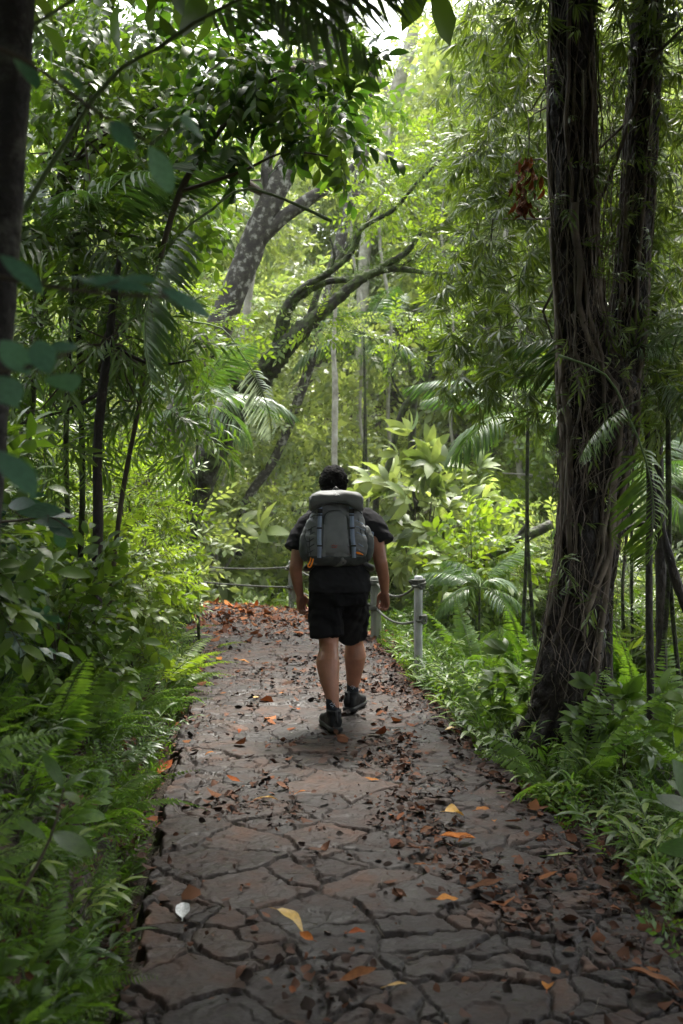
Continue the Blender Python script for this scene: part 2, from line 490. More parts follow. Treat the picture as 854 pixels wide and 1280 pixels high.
def frond(seed, n=22, L=.7, pl=.16, w=.22, k=1, arch=.55, droop=.25, pdroop=.3, base=.12, palm=False, ang=70, stem=.004, raise_=0.0, jitter=.06, vee=.12):
    """pinnate frond along +Y, arching down (-Z)"""
    r = np.random.default_rng(seed)
    V0, F0 = leaf(k, w, .25, pdroop)
    g = Geo()
    def c(t):
        a = arch * t * 1.5
        return np.array([0, L * (math.sin(a) / max(arch * 1.5, 1e-3)), L * (raise_ * t - (1 - math.cos(a)) / max(arch * 1.5, 1e-3))])
    pts = [c(i / 7) for i in range(8)]
    a, b = tube(pts, [stem * (1 - .8 * i / 7) for i in range(8)], 4, cap=False)
    g.add(a, b, .5, 1)
    cr = r.random()
    for i in range(n):
        t = base + (1 - base) * (i + .5) / n
        u = (t - base) / (1 - base)
        prof = (math.sin(math.pi * min(1, (u * .86 + .14)) ** .85) ** .7 if palm else (1 - u) ** .75 * min(1, .55 + u * 2.4)) 
        prof = max(prof, .12)
        tg = c(min(1, t + .02)) - c(t - .02); tg /= np.linalg.norm(tg)
        for sd in (-1, 1):
            a_ = R((ang if not palm else ang - 30 * u) + r.normal() * 5)
            up = np.cross([1, 0, 0], tg)
            d = tg * math.cos(a_) + np.array([sd, 0, 0]) * math.sin(a_) + up * (vee - droop * (.6 + .5 * r.random())) + r.normal(size=3) * jitter
            Rm = frames([d])
            W = np.einsum('ij,vj->vi', Rm[0], V0) * (pl * prof * r.uniform(.88, 1.1)) + c(t)
            g.add(W, F0, np.clip(cr * .7 + .3 * r.random(), 0, 1), 0)
    return g.arrays()

def bifrond(seed, n=14, L=.55, pl=.17, m=9, droop=.15, arch=.5):
    """bipinnate lacy frond"""
    sub = frond(seed + 100, n=m, L=1, pl=.26, w=.42, k=1, arch=.25, stem=.012, base=.05, ang=68, jitter=.03)
    sv, sf, sa, sm = sub
    r = np.random.default_rng(seed); g = Geo()
    def c(t):
        a = arch * t * 1.5
        return np.array([0, L * math.sin(a) / (arch * 1.5), -L * (1 - math.cos(a)) / (arch * 1.5)])
    a, b = tube([c(i / 6) for i in range(7)], [.003 * (1 - .8 * i / 6) for i in range(7)], 4, cap=False); g.add(a, b, .5, 1)
    cr = r.random()
    for i in range(n):
        t = .15 + .85 * (i + .5) / n; u = (t - .15) / .85
        tg = c(min(1, t + .02)) - c(t - .02); tg /= np.linalg.norm(tg)
        for sd in (-1, 1):
            a_ = R(66 + r.normal() * 5)
            d = tg * math.cos(a_) + np.array([sd, 0, 0]) * math.sin(a_) + np.array([0, 0, -droop * r.random()]) + r.normal(size=3) * .05
            Rm = frames([d])
            W = np.einsum('ij,vj->vi', Rm[0], sv) * (pl * max(.15, (1 - u) ** .7 * min(1, .6 + 2 * u))) + c(t)
            g.add(W, sf, np.clip(sa * .3 + cr * .7, 0, 1), sm)
    return g.arrays()

SP = {
 'oval':   [spray(i, n=8, L=.34, ll=.13, w=.42, k=2, droop=.35) for i in range(5)],
 'ovalhi': [spray(20 + i, n=9, L=.36, ll=.14, w=.40, k=4, droop=.4) for i in range(5)],
 'small':  [spray(40 + i, n=13, L=.30, ll=.065, w=.42, k=1, droop=.2) for i in range(5)],
 'narrow': [spray(60 + i, n=13, L=.16, ll=.15, w=.10, k=2, droop=.35, whorl=1, hang=.25) for i in range(6)],
 'bamboo': [spray(80 + i, n=11, L=.34, ll=.15, w=.14, k=2, droop=.4, ang=38, hang=.2) for i in range(5)],
 'big':    [spray(100 + i, n=8, L=.32, ll=.26, w=.36, k=3, droop=.45, whorl=1) for i in range(5)],
 'far':    [spray(120 + i, n=9, L=.5, ll=.17, w=.45, k=1, droop=.3, twig=False) for i in range(5)],
 'fine':   [spray(140 + i, n=17, L=.30, ll=.06, w=.26, k=1, droop=.2, ang=62) for i in range(5)],
}

def scatter(g, kind, T, D, S, r, roll=1.0, up=(0, 0, 1), a=None, flip=None):
    """stamp sprays of one kind at points T along directions D"""
    T, D = np.asarray(T, float).reshape(-1, 3), np.asarray(D, float).reshape(-1, 3)
    n = len(T); var = SP[kind]
    which = r.integers(0, len(var), n)
    S = np.broadcast_to(np.asarray(S, float), (n,))
    base = r.random(n) * .5 if a is None else np.broadcast_to(a, (n,))
    Rm = frames(D, r.normal(size=n) * roll, up)
    for i, (V0, F0, A0, M0) in enumerate(var):
        q = which == i
        if q.any():
            nn = int(q.sum())
            W = np.einsum('nij,vj->nvi', Rm[q], V0) * S[q][:, None, None] + T[q][:, None, :]
            FF = F0[None] + (np.arange(nn) * len(V0))[:, None, None]
            at_ = np.clip(A0[None] * .5 + base[q][:, None], 0, 1)
            g.add(W.reshape(-1, 3), FF.reshape(-1, 3), at_.ravel(), np.tile(M0, nn))

def blob_points(blobs, n, r, shell=.45):
    """points spread through ellipsoids (cx,cy,cz,rx,ry,rz), denser towards the outside"""
    b = np.array(blobs, float)
    vol = b[:, 3] * b[:, 4] * b[:, 5]
    w = vol ** .75; k = r.choice(len(b), n, p=w / w.sum())
    d = norm(r.normal(size=(n, 3))); rad = r.random(n) ** shell
    T = b[k, :3] + d * b[k, 3:] * rad[:, None]
    return T, d

def crown(g, blobs, n, kind, r, size=1.0, down=.35, shell=.45, out_=1.0, roll=.8):
    T, d = blob_points(blobs, n, r, shell)
    D = d * out_ + r.normal(size=d.shape) * .45 + np.array([0, 0, -down])
    scatter(g, kind, T, D, size * (.7 + .6 * r.random(n)), r, roll)

def limbs(g, origin, blobs, n, r, rad=.03, seg=5):
    """branches from origin into the blobs"""
    T, _ = blob_points(blobs, n, r, .6)
    o = np.array(origin, float)
    for t in T:
        mid = (o + t) / 2 + r.normal(size=3) * np.linalg.norm(t - o) * .1
        V, F = tube([o, o * .6 + mid * .4 + r.normal(size=3) * .05, mid, mid * .5 + t * .5 + r.normal(size=3) * .08, t], [rad, rad * .8, rad * .6, rad * .4, rad * .15], seg, cap=False)
        g.add(V, F, r.random(), 1)

# ---------------- plant prototypes (an Empty at the base, parts underneath)
def proto_shrub(name, kind, mat, h, rad, n, seed, size=1.0, stems=5, down=.2, lean=(0, 0)):
    r = np.random.default_rng(seed)
    root = empty(name, (0, 0, 0))
    blobs = []
    for i in range(5):
        a = r.random() * 6.28; q = rad * .55 * r.random()
        blobs.append((q * math.cos(a) + lean[0] * .6, q * math.sin(a) + lean[1] * .6, h * r.uniform(.35, .8), rad * r.uniform(.4, .7), rad * r.uniform(.4, .7), h * r.uniform(.25, .42)))
    g = Geo(); crown(g, blobs, n, kind, r, size, down=down, shell=.55)
    g.build('foliage', [M[mat], M['twig']], root)
    g = Geo()
    for i in range(stems):
        b = blobs[i % len(blobs)]
        p = np.array(b[:3]) + np.array([0, 0, b[5] * .4])
        V, F = tube([(r.normal() * .04, r.normal() * .04, -.1), p * (.4, .4, .45), p * (.8, .8, .8), p], [.012, .01, .007, .004], 5, cap=False, fine=3)
        g.add(V, F)
    g.build('stem', M['twig'], root)
    return root

FR = {}
FR['fern'] = [frond(200 + i, n=24, L=.72, pl=.15, w=.24, k=1, arch=.55 + .1 * i) for i in range(4)]
FR['lace'] = [bifrond(220 + i) for i in range(3)]
FR['palm'] = [frond(240 + i, n=34, L=1.7, pl=.55, w=.07, k=2, arch=.5 + .12 * i, palm=True, pdroop=.45, droop=.35, stem=.012, base=.2) for i in range(4)]
FR['bigfern'] = [frond(260 + i, n=30, L=1.2, pl=.30, w=.18, k=2, arch=.5 + .1 * i, pdroop=.35, droop=.3, stem=.006) for i in range(3)]
_fm = {}
def frond_mesh(kind, i, mat):
    key = (kind, i, mat)
    if key not in _fm:
        V, F, A, Mi = FR[kind][i]; g = Geo(); g.add(V, F, A, Mi)
        o = g.build('frond', [M[mat], M['stem_green']]); _fm[key] = o.data
        bpy.data.objects.remove(o)
    return _fm[key]

def fronds(root, kind, mat, n, r, el=(25, 75), size=(.8, 1.15), z=0.0, az=None):
    for i in range(n):
        me = frond_mesh(kind, int(r.integers(len(FR[kind]))), mat)
        o = bpy.data.objects.new('frond', me); COL.objects.link(o); o.parent = root
        kids.setdefault(root.name, []).append(o)
        a = (i * 2.4 + r.normal() * .3) if az is None else R(r.uniform(*az))
        e_ = R(r.uniform(*el))
        d = Vector((math.cos(a) * math.cos(e_), math.sin(a) * math.cos(e_), math.sin(e_)))
        x = d.cross(Vector((0, 0, 1))).normalized(); zz = x.cross(d)
        m3 = Matrix((x, d, zz)).transposed() @ Matrix.Rotation(r.normal() * .25, 3, 'Y')
        o.matrix_local = Matrix.Translation((0, 0, z)) @ m3.to_4x4() @ Matrix.Scale(r.uniform(*size), 4)

def make_fern(kind, mat, n, seed, el=(25, 75), size=(.8, 1.15), name='fern'):
    r = np.random.default_rng(seed); root = empty(name, (0, 0, 0))
    fronds(root, kind, mat, n, r, el, size)
    return root

def make_palm(seed, n=11, trunk=.0, size=(.8, 1.1), mat='leaf_palm', el=(0, 70), az=None):
    r = np.random.default_rng(seed); root = empty('palm', (0, 0, 0))
    fronds(root, 'palm', mat, n, r, el, size, z=trunk, az=az)
    return root

deferred = {}
ORD = ['', 'second ', 'third ', 'fourth ', 'fifth ', 'sixth ', 'seventh ', 'eighth ', 'ninth ', 'tenth ', 'eleventh ', 'twelfth ', 'thirteenth ', 'fourteenth ', 'fifteenth ', 'sixteenth ', 'seventeenth ', 'eighteenth ', 'nineteenth ', 'twentieth ']
ORD += ['twenty ' + q for q in ORD[:0]] + ['twenty-' + q for q in ['first ', 'second ', 'third ', 'fourth ', 'fifth ', 'sixth ', 'seventh ', 'eighth ', 'ninth ']] + ['thirtieth '] + ['thirty-' + q for q in ['first ', 'second ', 'third ', 'fourth ', 'fifth ', 'sixth ', 'seventh ', 'eighth ', 'ninth ']] + ['fortieth '] + ['forty-' + q for q in ['first ', 'second ', 'third ', 'fourth ', 'fifth ', 'sixth ', 'seventh ', 'eighth ', 'ninth ']] + ['fiftieth ']
def label_members():
    """members of one row: each label says which one it is, counted from the camera or from the left"""
    for (lab, how), ms_ in deferred.items():
        if how == 'near':
            ms_.sort(key=lambda o: o.location.y); w_ = 'nearest the camera'
        else:
            ms_.sort(key=lambda o: o.location.x / o.location.y); w_ = 'from the left'
        for i, o in enumerate(ms_):
            if how == 'near': o['label'] = lab + ', ' + (ORD[i] + w_ if i else w_)
            else: o['label'] = lab + ', ' + (ORD[i] + w_ if i else 'leftmost of its kind')
def in_view(x_, y_, m_=140):
    if y_ < 1.5: return False
    return -m_ < 427 + x_ / y_ * FPX < 854 + m_
def place(o, loc, rz=0., s=1., label=None, cat=None, group=None, first=[set()], tilt=(0, 0)):
    """use the prototype itself first, copies afterwards"""
    if o.name not in first[0]:
        first[0].add(o.name); c = o
    else:
        c = copy_tree(o)
    c.location = loc; c.rotation_euler = (tilt[0], tilt[1], rz)
    c.scale = (s, s, s) if not hasattr(s, '__len__') else s
    return tag(c, label, cat, group)

# ------------------------------------------------------------------ forest behind: hillside mass, then the trees that can be told apart
r = np.random.default_rng(77)
g = Geo()
n = 15000
x = r.uniform(-26, 30, n); y = 19 + 32 * r.random(n) ** 1.2
z = H(x, y)
T = np.stack([x, y, z + r.random(n) ** 1.5 * 1.6], 1)
D = norm(r.normal(size=(n, 3)) * .6 + np.array([0, -.5, .6]))
scatter(g, 'far', T, D, .9 + 1.3 * r.random(n), r)
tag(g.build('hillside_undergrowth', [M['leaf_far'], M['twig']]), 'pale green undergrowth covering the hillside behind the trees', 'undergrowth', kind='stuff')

def proto_tree(seed, h, rad, n, kind='far', mat='leaf_far', size=1.2, bark='bark_pale', tr=.13, low=.25):
    r = np.random.default_rng(seed)
    root = empty('forest_tree', (0, 0, 0))
    pts = [np.array([0, 0, -.6])]
    lean = r.normal(size=2) * .08
    for i in range(1, 7):
        pts.append(np.array([lean[0] * h * i / 6 + r.normal() * .12, lean[1] * h * i / 6 + r.normal() * .12, h * .93 * i / 6]))
    g = Geo(); V, F = tube(pts, [tr * (1 - .12 * i) for i in range(7)], 8, rough=.12, fine=4); g.add(V, F, .5, 0)
    blobs = []
    for i in range(15):
        t = low + (1 - low) * (i + .5) / 15
        a = i * 2.4 + r.normal() * .4; q = rad * (1.05 - .45 * abs(t - .6) * 2) * r.uniform(.3, .95)
        c = np.array([lean[0] * h * t + q * math.cos(a), lean[1] * h * t + q * math.sin(a), h * t])
        s = rad * r.uniform(.28, .5)
        blobs.append((*c, s, s, s * .62))
        p0 = pts[min(6, max(1, int(t * 6)))]
        V, F = tube([p0 - np.array([0, 0, h * .04]), (p0 + c) / 2 + np.array([0, 0, .1]), c], [tr * .35, tr * .22, tr * .06], 5, cap=False, fine=3); g.add(V, F, .5, 0)
    g.build('trunk', [M[bark]], root)
    g2 = Geo(); crown(g2, blobs, n, kind, r, size, down=.25, shell=.5)
    g2.build('crown', [M[mat], M['twig']], root)
    return root

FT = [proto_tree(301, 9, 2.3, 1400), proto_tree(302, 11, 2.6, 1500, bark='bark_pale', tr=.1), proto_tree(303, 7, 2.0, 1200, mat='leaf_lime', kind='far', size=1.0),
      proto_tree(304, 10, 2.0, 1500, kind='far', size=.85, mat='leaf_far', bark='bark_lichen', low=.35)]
desc = ['pale green slender tree on the hill behind', 'tall pale trunked tree on the hill behind', 'short lime green bushy tree on the hill behind', 'fine leaved bare trunked tree on the hill behind']
spots = []
for row, (yy, cnt, x0, x1) in enumerate([(18.5, 7, -9, 9), (22, 8, -11, 11.5), (26.5, 9, -13, 14), (32, 10, -16, 17), (39, 11, -20, 21)]):
    for i in range(cnt):
        xx = x0 + (x1 - x0) * (i + .5) / cnt + r.normal() * .7
        y2 = yy + r.normal() * 1.0
        spots.append((xx, y2, row))
for xx, y2, row in spots:
    ang = (xx / y2) * FPX + 427
    if not in_view(xx, y2, 200): continue
    if row >= 1 and 380 < ang < 585:       # the gap where the sky shows
        sc_ = [.9, .82, .78, .74, .62][row]
    else:
        sc_ = r.uniform(.85, 1.2)
    if row == 0 and 380 < ang < 640: continue
    if ang < 330: sc_ *= .8
    if ang > 600: sc_ *= 1.05
    if row in (1, 2) and 350 < ang < 650: continue
    k = int(r.integers(4))
    c_ = place(FT[k], (xx, y2, hz(xx, y2) - .1), r.random() * 6.28, sc_, None, 'tree', 'trees on the hill behind, kind %s' % ['one', 'two', 'three', 'four'][k]); deferred.setdefault((desc[k], 'left'), []).append(c_)

for px_, yy, top in [(440, 35, 130), (475, 38, 120), (505, 35, 150), (530, 40, 95), (560, 36, 110), (590, 38, 60), (500, 43, 85), (455, 44, 80), (410, 37, 90), (395, 41, 40), (575, 43, 40), (640, 28, 30), (680, 27, 0), (760, 25, 0), (830, 24, 0), (720, 33, -20)]:
    xx = (px_ - 427) / FPX * yy; z0 = hz(xx, yy); zt = CAMZ + (595 - top) / FPX * yy
    k = int(r.integers(4)); s_ = max(.35, (zt - z0) / [9, 11, 7, 10][k])
    c_ = place(FT[k], (xx, yy, z0 - .1), r.random() * 6.28, s_, None, 'tree', 'trees on the hill behind, kind %s' % ['one', 'two', 'three', 'four'][k]); deferred.setdefault((desc[k], 'left'), []).append(c_)

# ------------------------------------------------------------------ the damp air between the trees
g = Geo()
hb = np.array([(x_, y_, z_) for z_ in (-9, 48) for y_ in (-70, 210) for x_ in (-145, 145)], float)
g.add(hb, [(0, 2, 3), (0, 3, 1), (4, 5, 7), (4, 7, 6), (0, 1, 5), (0, 5, 4), (2, 6, 7), (2, 7, 3), (0, 4, 6), (0, 6, 2), (1, 3, 7), (1, 7, 5)])
hm, nt, nd, lk = newmat('haze')
ho = nd.new('ShaderNodeOutputMaterial'); pv = nd.new('ShaderNodeVolumePrincipled')
pv.inputs['Color'].default_value = (.90, .95, .85, 1); pv.inputs['Density'].default_value = HAZE
lk.new(pv.outputs[0], ho.inputs['Volume'])
if HAZE > 0:
    tag(g.build('haze', hm, smooth=False), 'thin pale haze hanging in the forest air', kind='stuff')
# ------------------------------------------------------------------ the trees one can tell apart
def pxm(Y): return FPX / Y
def pts_px(lst, Y):
    """[(px,py,r_px[,dY])] -> points, radii"""
    p, rr = [], []
    for q in lst:
        y = Y + (q[3] if len(q) > 3 else 0)
        p.append(tuple(P(q[0], q[1], y))); rr.append(q[2] / FPX * y)
    return p, rr
def B(px, py, Y, rx, ry, rY):
    c = P(px, py, Y)
    return (c.x, c.y, c.z, rx / FPX * Y, rY, ry / FPX * Y)

def tree_px(name, label, cat, Y, stems, mats, seed, group=None, rough=.12, seg=12, fine=6, jag=.02, origin=None):
    r = np.random.default_rng(seed)
    p0, _ = pts_px(stems[0][:1], Y)
    root = empty(name, p0[0]); tag(root, label, cat, group)
    o = np.array(p0[0])
    # carry the main stem down to the ground it grows from
    a = np.array(p0[0]); gz = hz(a[0], a[1]) - .15; foot = None
    if a[2] > gz + .1: foot = (a[0] - r.normal() * .08 * (a[2] - gz), a[1] + .1, gz)
    g = Geo()
    for i, s in enumerate(stems):
        p, rr = pts_px(s, Y)
        if i == 0 and foot is not None: p = [foot] + p; rr = [rr[0] * 1.15] + rr
        V, F = tube(np.array(p) - o, rr, seg if i == 0 or seg < 10 else max(6, seg - 4), rough=rough, fine=fine, jag=jag)
        g.add(V, F, .5, 0)
    g.build('trunk', mats, root)
    return root, o, r

def crown_px(root, o, r, blobs, n, kind, mat, size=1.0, down=.35, shell=.45, name='crown', limbfrom=None, nl=0, rad=.02, roll=.8, out_=1.0):
    g = Geo()
    bl = [(b[0] - o[0], b[1] - o[1], b[2] - o[2], b[3], b[4], b[5]) for b in blobs]
    crown(g, bl, n, kind, r, size, down, shell, out_, roll)
    if limbfrom is not None:
        for lf in (limbfrom if isinstance(limbfrom, list) else [limbfrom]):
            limbs(g, np.array(tuple(lf)) - o, bl, nl, r, rad)
    return g.build(name, [M[mat], M['twig']], root)

# --- big vine covered tree on the right
YT = 6.5
main = [(698, 990, 42), (699, 930, 39), (702, 880, 37), (716, 800, 36), (731, 710, 35), (741, 620, 36), (748, 540, 41), (747, 490, 43), (734, 440, 32), (725, 380, 26), (720, 300, 25), (717, 200, 27), (716, 100, 26), (718, -20, 25), (712, -200, 24)]
fork = [(756, 560, 30, .05), (768, 500, 27, .08), (782, 430, 20, .1), (790, 350, 18, .1), (798, 250, 18, .1), (804, 150, 17, .1), (808, 50, 17, .1), (818, -160, 15, .1)]
root_arm = [(766, 590, 12, .1), (764, 660, 9, .12), (760, 740, 8, .15), (758, 820, 8, .15), (757, 905, 9, .15), (757, 960, 12, .15)]
bigT, o, r = tree_px('vine_covered_tree', 'big dark tree on the right with a forked trunk wrapped in hanging vines', 'tree', YT, [main, fork], M['bark_dark'], 401, seg=48, fine=14, jag=.075, rough=.11)
p, rr = pts_px(root_arm, YT); V, F = tube(np.array(p) - o, rr, 10, rough=.15, fine=6, jag=.03); g = Geo(); g.add(V, F)
g.build('aerial_root', M['bark_dark'], bigT)
# low buttress roots
g = Geo()
for a in range(7):
    th = a * .9 + .3; q = .35 + .25 * r.random()
    b0 = np.array(P(703, 900, YT)) - o
    e = b0 + np.array([math.cos(th) * q, math.sin(th) * q, 0]); e[2] = hz(*(e[:2] + o[:2])) - o[2] - .03
    V, F = tube([b0 + (math.cos(th) * .05, math.sin(th) * .05, .12), (b0 * .45 + e * .55) + (0, 0, .0), e], [.07, .04, .012], 8, rough=.2, fine=5); g.add(V, F)
g.build('buttress_root', M['bark_dark'], bigT)
def vine_on(path, Y, r, rad, turns, off=1.08, t0=0, t1=1, free=0.0):
    p, rr = pts_px(path, Y); p = np.array(p); rr = np.array(rr)
    n = 26; t = np.linspace(t0, t1, n) * (len(p) - 1)
    i = np.clip(t.astype(int), 0, len(p) - 2); f = (t - i)[:, None]
    c = p[i] * (1 - f) + p[i + 1] * f; R_ = rr[i] * (1 - f[:, 0]) + rr[i + 1] * f[:, 0]
    th = r.random() * 6.28 + np.cumsum(r.normal(size=n) * .06) + turns * np.linspace(0, 1, n)
    k = off + np.abs(np.cumsum(r.normal(size=n) * free))
    return c + np.stack([np.cos(th) * R_ * k, np.sin(th) * R_ * k, 0 * th], 1), np.full(n, rad) * (1 + .25 * np.sin(np.linspace(0, 9, n) + r.random() * 6))
for i in range(64):
    pth = main[1:] if i % 3 else fork
    t0 = r.uniform(0, .55); t1 = min(1, t0 + r.uniform(.3, .75))
    pp, rad = vine_on(pth, YT, r, r.choice([.005, .008, .013, .022], p=[.35, .3, .22, .13]), r.normal() * 1.1, 1.06, t0, t1, .014)
    V, F = tube(pp - o, rad, 5, fine=2); g = Geo(); g.add(V, F); g.build('vine', M['vine_pale' if (i % 4 == 0 and rad[0] < .008) else 'vine'], bigT)
g = Geo()
for i in range(330):
    pth = main[1:] if i % 3 else fork
    t0 = r.uniform(0, .8); t1 = min(1, t0 + r.uniform(.1, .3))
    pp, rad = vine_on(pth, YT, r, .0026, r.normal() * 2.4, 1.05, t0, t1, .03)
    V, F = tube(pp - o, rad, 3); g.add(V, F, .5, int(i % 3 == 0))
for i in range(70):     # loose strands hanging clear of the trunk
    x0 = r.choice([r.uniform(700, 790), r.uniform(735, 790)]); y0 = r.uniform(60, 640); y1 = y0 + r.uniform(120, 330)
    k = [P(x0 + (y - y0) * -.03 + r.normal() * 3, y, YT - .25 + r.normal() * .12 + .25 * (x0 > 750)) for y in np.linspace(y0, min(y1, 930), 9)]
    V, F = tube(np.array([tuple(q) for q in k]) - o, .0022, 3); g.add(V, F)
tag(g.build('rootlets', [M['vine'], M['vine_pale']], bigT), kind='stuff')
# small climbing leaves on the trunk
g = Geo(); T, D = [], []
for i in range(300):
    pp, _ = vine_on(main[1:] if i % 2 else fork, YT, r, .01, 0, 1.15)
    k = int(r.integers(26)) 
    T.append(pp[k] - o); D.append([r.normal() * .6, -.7, r.normal() * .4 - .2])
scatter(g, 'bamboo', T, D, .3 + .45 * r.random(300), r)
g.build('climbing_leaves', [M['leaf_narrow'], M['twig']], bigT)
# crown: drooping narrow leaves in front of the light, left and right of the stems
crown_px(bigT, o, r, [B(620, 60, 8.5, 60, 60, 1), B(640, 170, 8, 60, 70, .9), B(610, 210, 8.6, 36, 50, .6), B(640, 300, 8, 55, 70, .8), B(590, 330, 8.5, 45, 55, .6),
                      B(640, 420, 7.8, 55, 60, .7), B(585, 440, 8, 32, 50, .5), B(660, 20, 7, 50, 50, .8)], 950, 'narrow', 'leaf_narrow', 1.0, down=.9, limbfrom=[P(720, 40, YT), P(717, 250, YT)], nl=5, rad=.012, name='crown')
crown_px(bigT, o, r, [B(830, 60, 7, 60, 90, .8), B(770, 20, 7, 40, 60, .8), B(760, 200, 7.6, 40, 90, .6), B(845, 240, 7.5, 45, 100, .8), B(840, 400, 7.4, 40, 80, .8), B(760, 330, 7.6, 30, 70, .5), B(690, 480, 7.3, 40, 50, .3)], 850, 'narrow', 'leaf_narrow', 1.0, down=.8, limbfrom=[P(806, 100, YT)], nl=8, rad=.015, name='crown')
# roof of the wood over the path: unseen leaves added to shade the foreground
crown_px(bigT, o, r, [(x_, y_, z_, 1.9, 1.9, .8) for x_, y_, z_ in [(2.6, 6.5, 7.5), (4.5, 4, 7), (2.5, 3, 6.6), (1.0, 4.3, 6.2), (3, 0, 6), (.8, .8, 5.6), (5.5, 7.5, 6.5), (5.5, 1, 5), (1.3, -2.5, 5.5), (4.5, -2.5, 5), (6, 9.5, 6.5), (6.6, 5.0, 4.5), (.5, 2.8, 4.9), (1.8, 1.5, 4.6), (-.6, 4.6, 5.5), (0, -.8, 4.6), (2.6, .2, 4.4), (1.5, 5.6, 6.4)]], 5200, 'oval', 'leaf_mid', 2.0, name='crown', limbfrom=[P(712, -200, YT), P(818, -160, YT)], nl=9, rad=.05)

# --- brown dead leaves caught in the branches
dl_ = empty('dead_leaf_bunch', P(660, 195, 6.9)); tag(dl_, 'bunch of brown dead leaves hanging in the branches left of the vine covered trunk', 'dead leaves')
g = Geo(); q = np.array(P(660, 195, 6.9)); T = []
for i in range(70):
    yy = r.uniform(195, 262); T.append(np.array(P(660 + r.normal() * 9 - (yy - 195) * .12, yy, 6.9 + r.normal() * .05)) - q)
V0, F0 = leaf(3, .35, .4, .6)
inst(g, V0, F0, frames(np.stack([r.normal(size=70) * .3, r.normal(size=70) * .3, -np.ones(70)], 1), r.random(70) * 6), T, .06 + .05 * r.random(70))
g.build('foliage', M['leaf_dead'], dl_)
V, F = tube([(0, 0, .25), (0.01, 0, .1), (-.02, 0, -.2)], .003, 4); g = Geo(); g.add(V, F); g.build('twig', M['twig'], dl_)

# --- mossy leaning tree in the middle with its bare crooked limbs
YM = 12.0
ms = [[(225, 670, 21), (250, 600, 19), (285, 530, 17), (320, 478, 15), (352, 440, 13), (385, 405, 10), (420, 375, 7), (455, 347, 6), (490, 336, 4.2), (535, 341, 2.4), (560, 338, 1.5)],
      [(345, 448, 6), (350, 400, 5), (372, 365, 4.6), (412, 340, 4.2), (437, 318, 3.5), (452, 286, 3), (492, 262, 2.6), (522, 228, 2.1), (556, 194, 1.5)],
      [(350, 425, 6, .2), (362, 385, 6, .2), (378, 367, 6, .2), (410, 352, 4, .2), (455, 347, 4, .1), (478, 333, 4.4), (505, 318, 3.8), (520, 300, 3), (530, 282, 2)],
      [(437, 318, 2.6), (450, 296, 2), (445, 282, 1)], [(412, 340, 2.2), (418, 318, 1.8), (412, 296, 1)], [(492, 336, 2.2), (512, 325, 2), (540, 300, 1.2)], [(385, 405, 5, .3), (400, 360, 4, .4), (425, 322, 3, .5), (470, 260, 2, .5)],
      [(300, 505, 6, -.3), (290, 470, 5, -.5), (250, 430, 4, -.8), (215, 400, 3, -1)]]
mossT, o, r = tree_px('mossy_tree', 'mossy tree leaning right over the path with bare crooked limbs', 'tree', YM, ms, M['bark_moss'], 402, seg=14, fine=12, jag=.11)
crown_px(mossT, o, r, [ B(550, 190, 12, 30, 25, .4), B(545, 300, 12, 28, 20, .4), B(480, 250, 12.3, 40, 25, .5), B(250, 420, 11.2, 50, 50, .6), B(390, 410, 12, 25, 18, .3), B(200, 380, 10.8, 50, 50, .6)],
         420, 'small', 'leaf_lime', 1.3, limbfrom=[P(385, 405, YM)], nl=0)
# little ferns and moss tufts growing along the limbs
g = Geo(); T = []
for s_ in ms[:3]:
    p, rr = pts_px(s_, YM); p = np.array(p); rr = np.array(rr)
    for i in range(150):
        k = r.uniform(0, len(p) - 1.01); j = int(k); f = k - j
        T.append(p[j] * (1 - f) + p[j + 1] * f + np.array([r.normal() * .5 * rr[j], r.normal() * .5 * rr[j], rr[j] * .7]) - o)
scatter(g, 'fine', T, norm(r.normal(size=(len(T), 3)) * .7 + np.array([0, -.2, .5])), .28 + .4 * r.random(len(T)), r)
g.build('moss_tufts', [M['leaf_mid'], M['twig']], mossT)

# --- tall lichen trunk leaning right behind it
YL_ = 13.5
ls = [[(165, 640, 21), (205, 560, 20), (245, 480, 18), (285, 385, 17), (315, 305, 16), (340, 248, 15), (365, 195, 13), (385, 140, 14), (405, 80, 13), (425, 20, 12), (450, -70, 11)],
      [(322, 300, 11), (350, 275, 9), (385, 250, 8), (420, 228, 6), (445, 205, 4)], [(340, 250, 8), (332, 210, 6), (345, 170, 4), (352, 120, 3)]]
lichT, o, r = tree_px('lichen_covered_tree', 'tall grey trunk blotched with pale lichen leaning right above the mossy tree', 'tree', YL_, ls, M['bark_lichen'], 403, seg=14, fine=6, jag=.03)
crown_px(lichT, o, r, [B(300, 40, 14.5, 90, 50, .8), B(220, 150, 14, 80, 80, 1), B(450, 110, 15, 35, 40, .6), B(180, 40, 13, 90, 60, 1), B(100, 120, 13, 80, 110, 1), B(280, 250, 14.6, 40, 50, .6)],
         560, 'oval', 'leaf_mid', 1.35, limbfrom=[P(405, 80, YL_), P(340, 248, YL_)], nl=7, rad=.03)

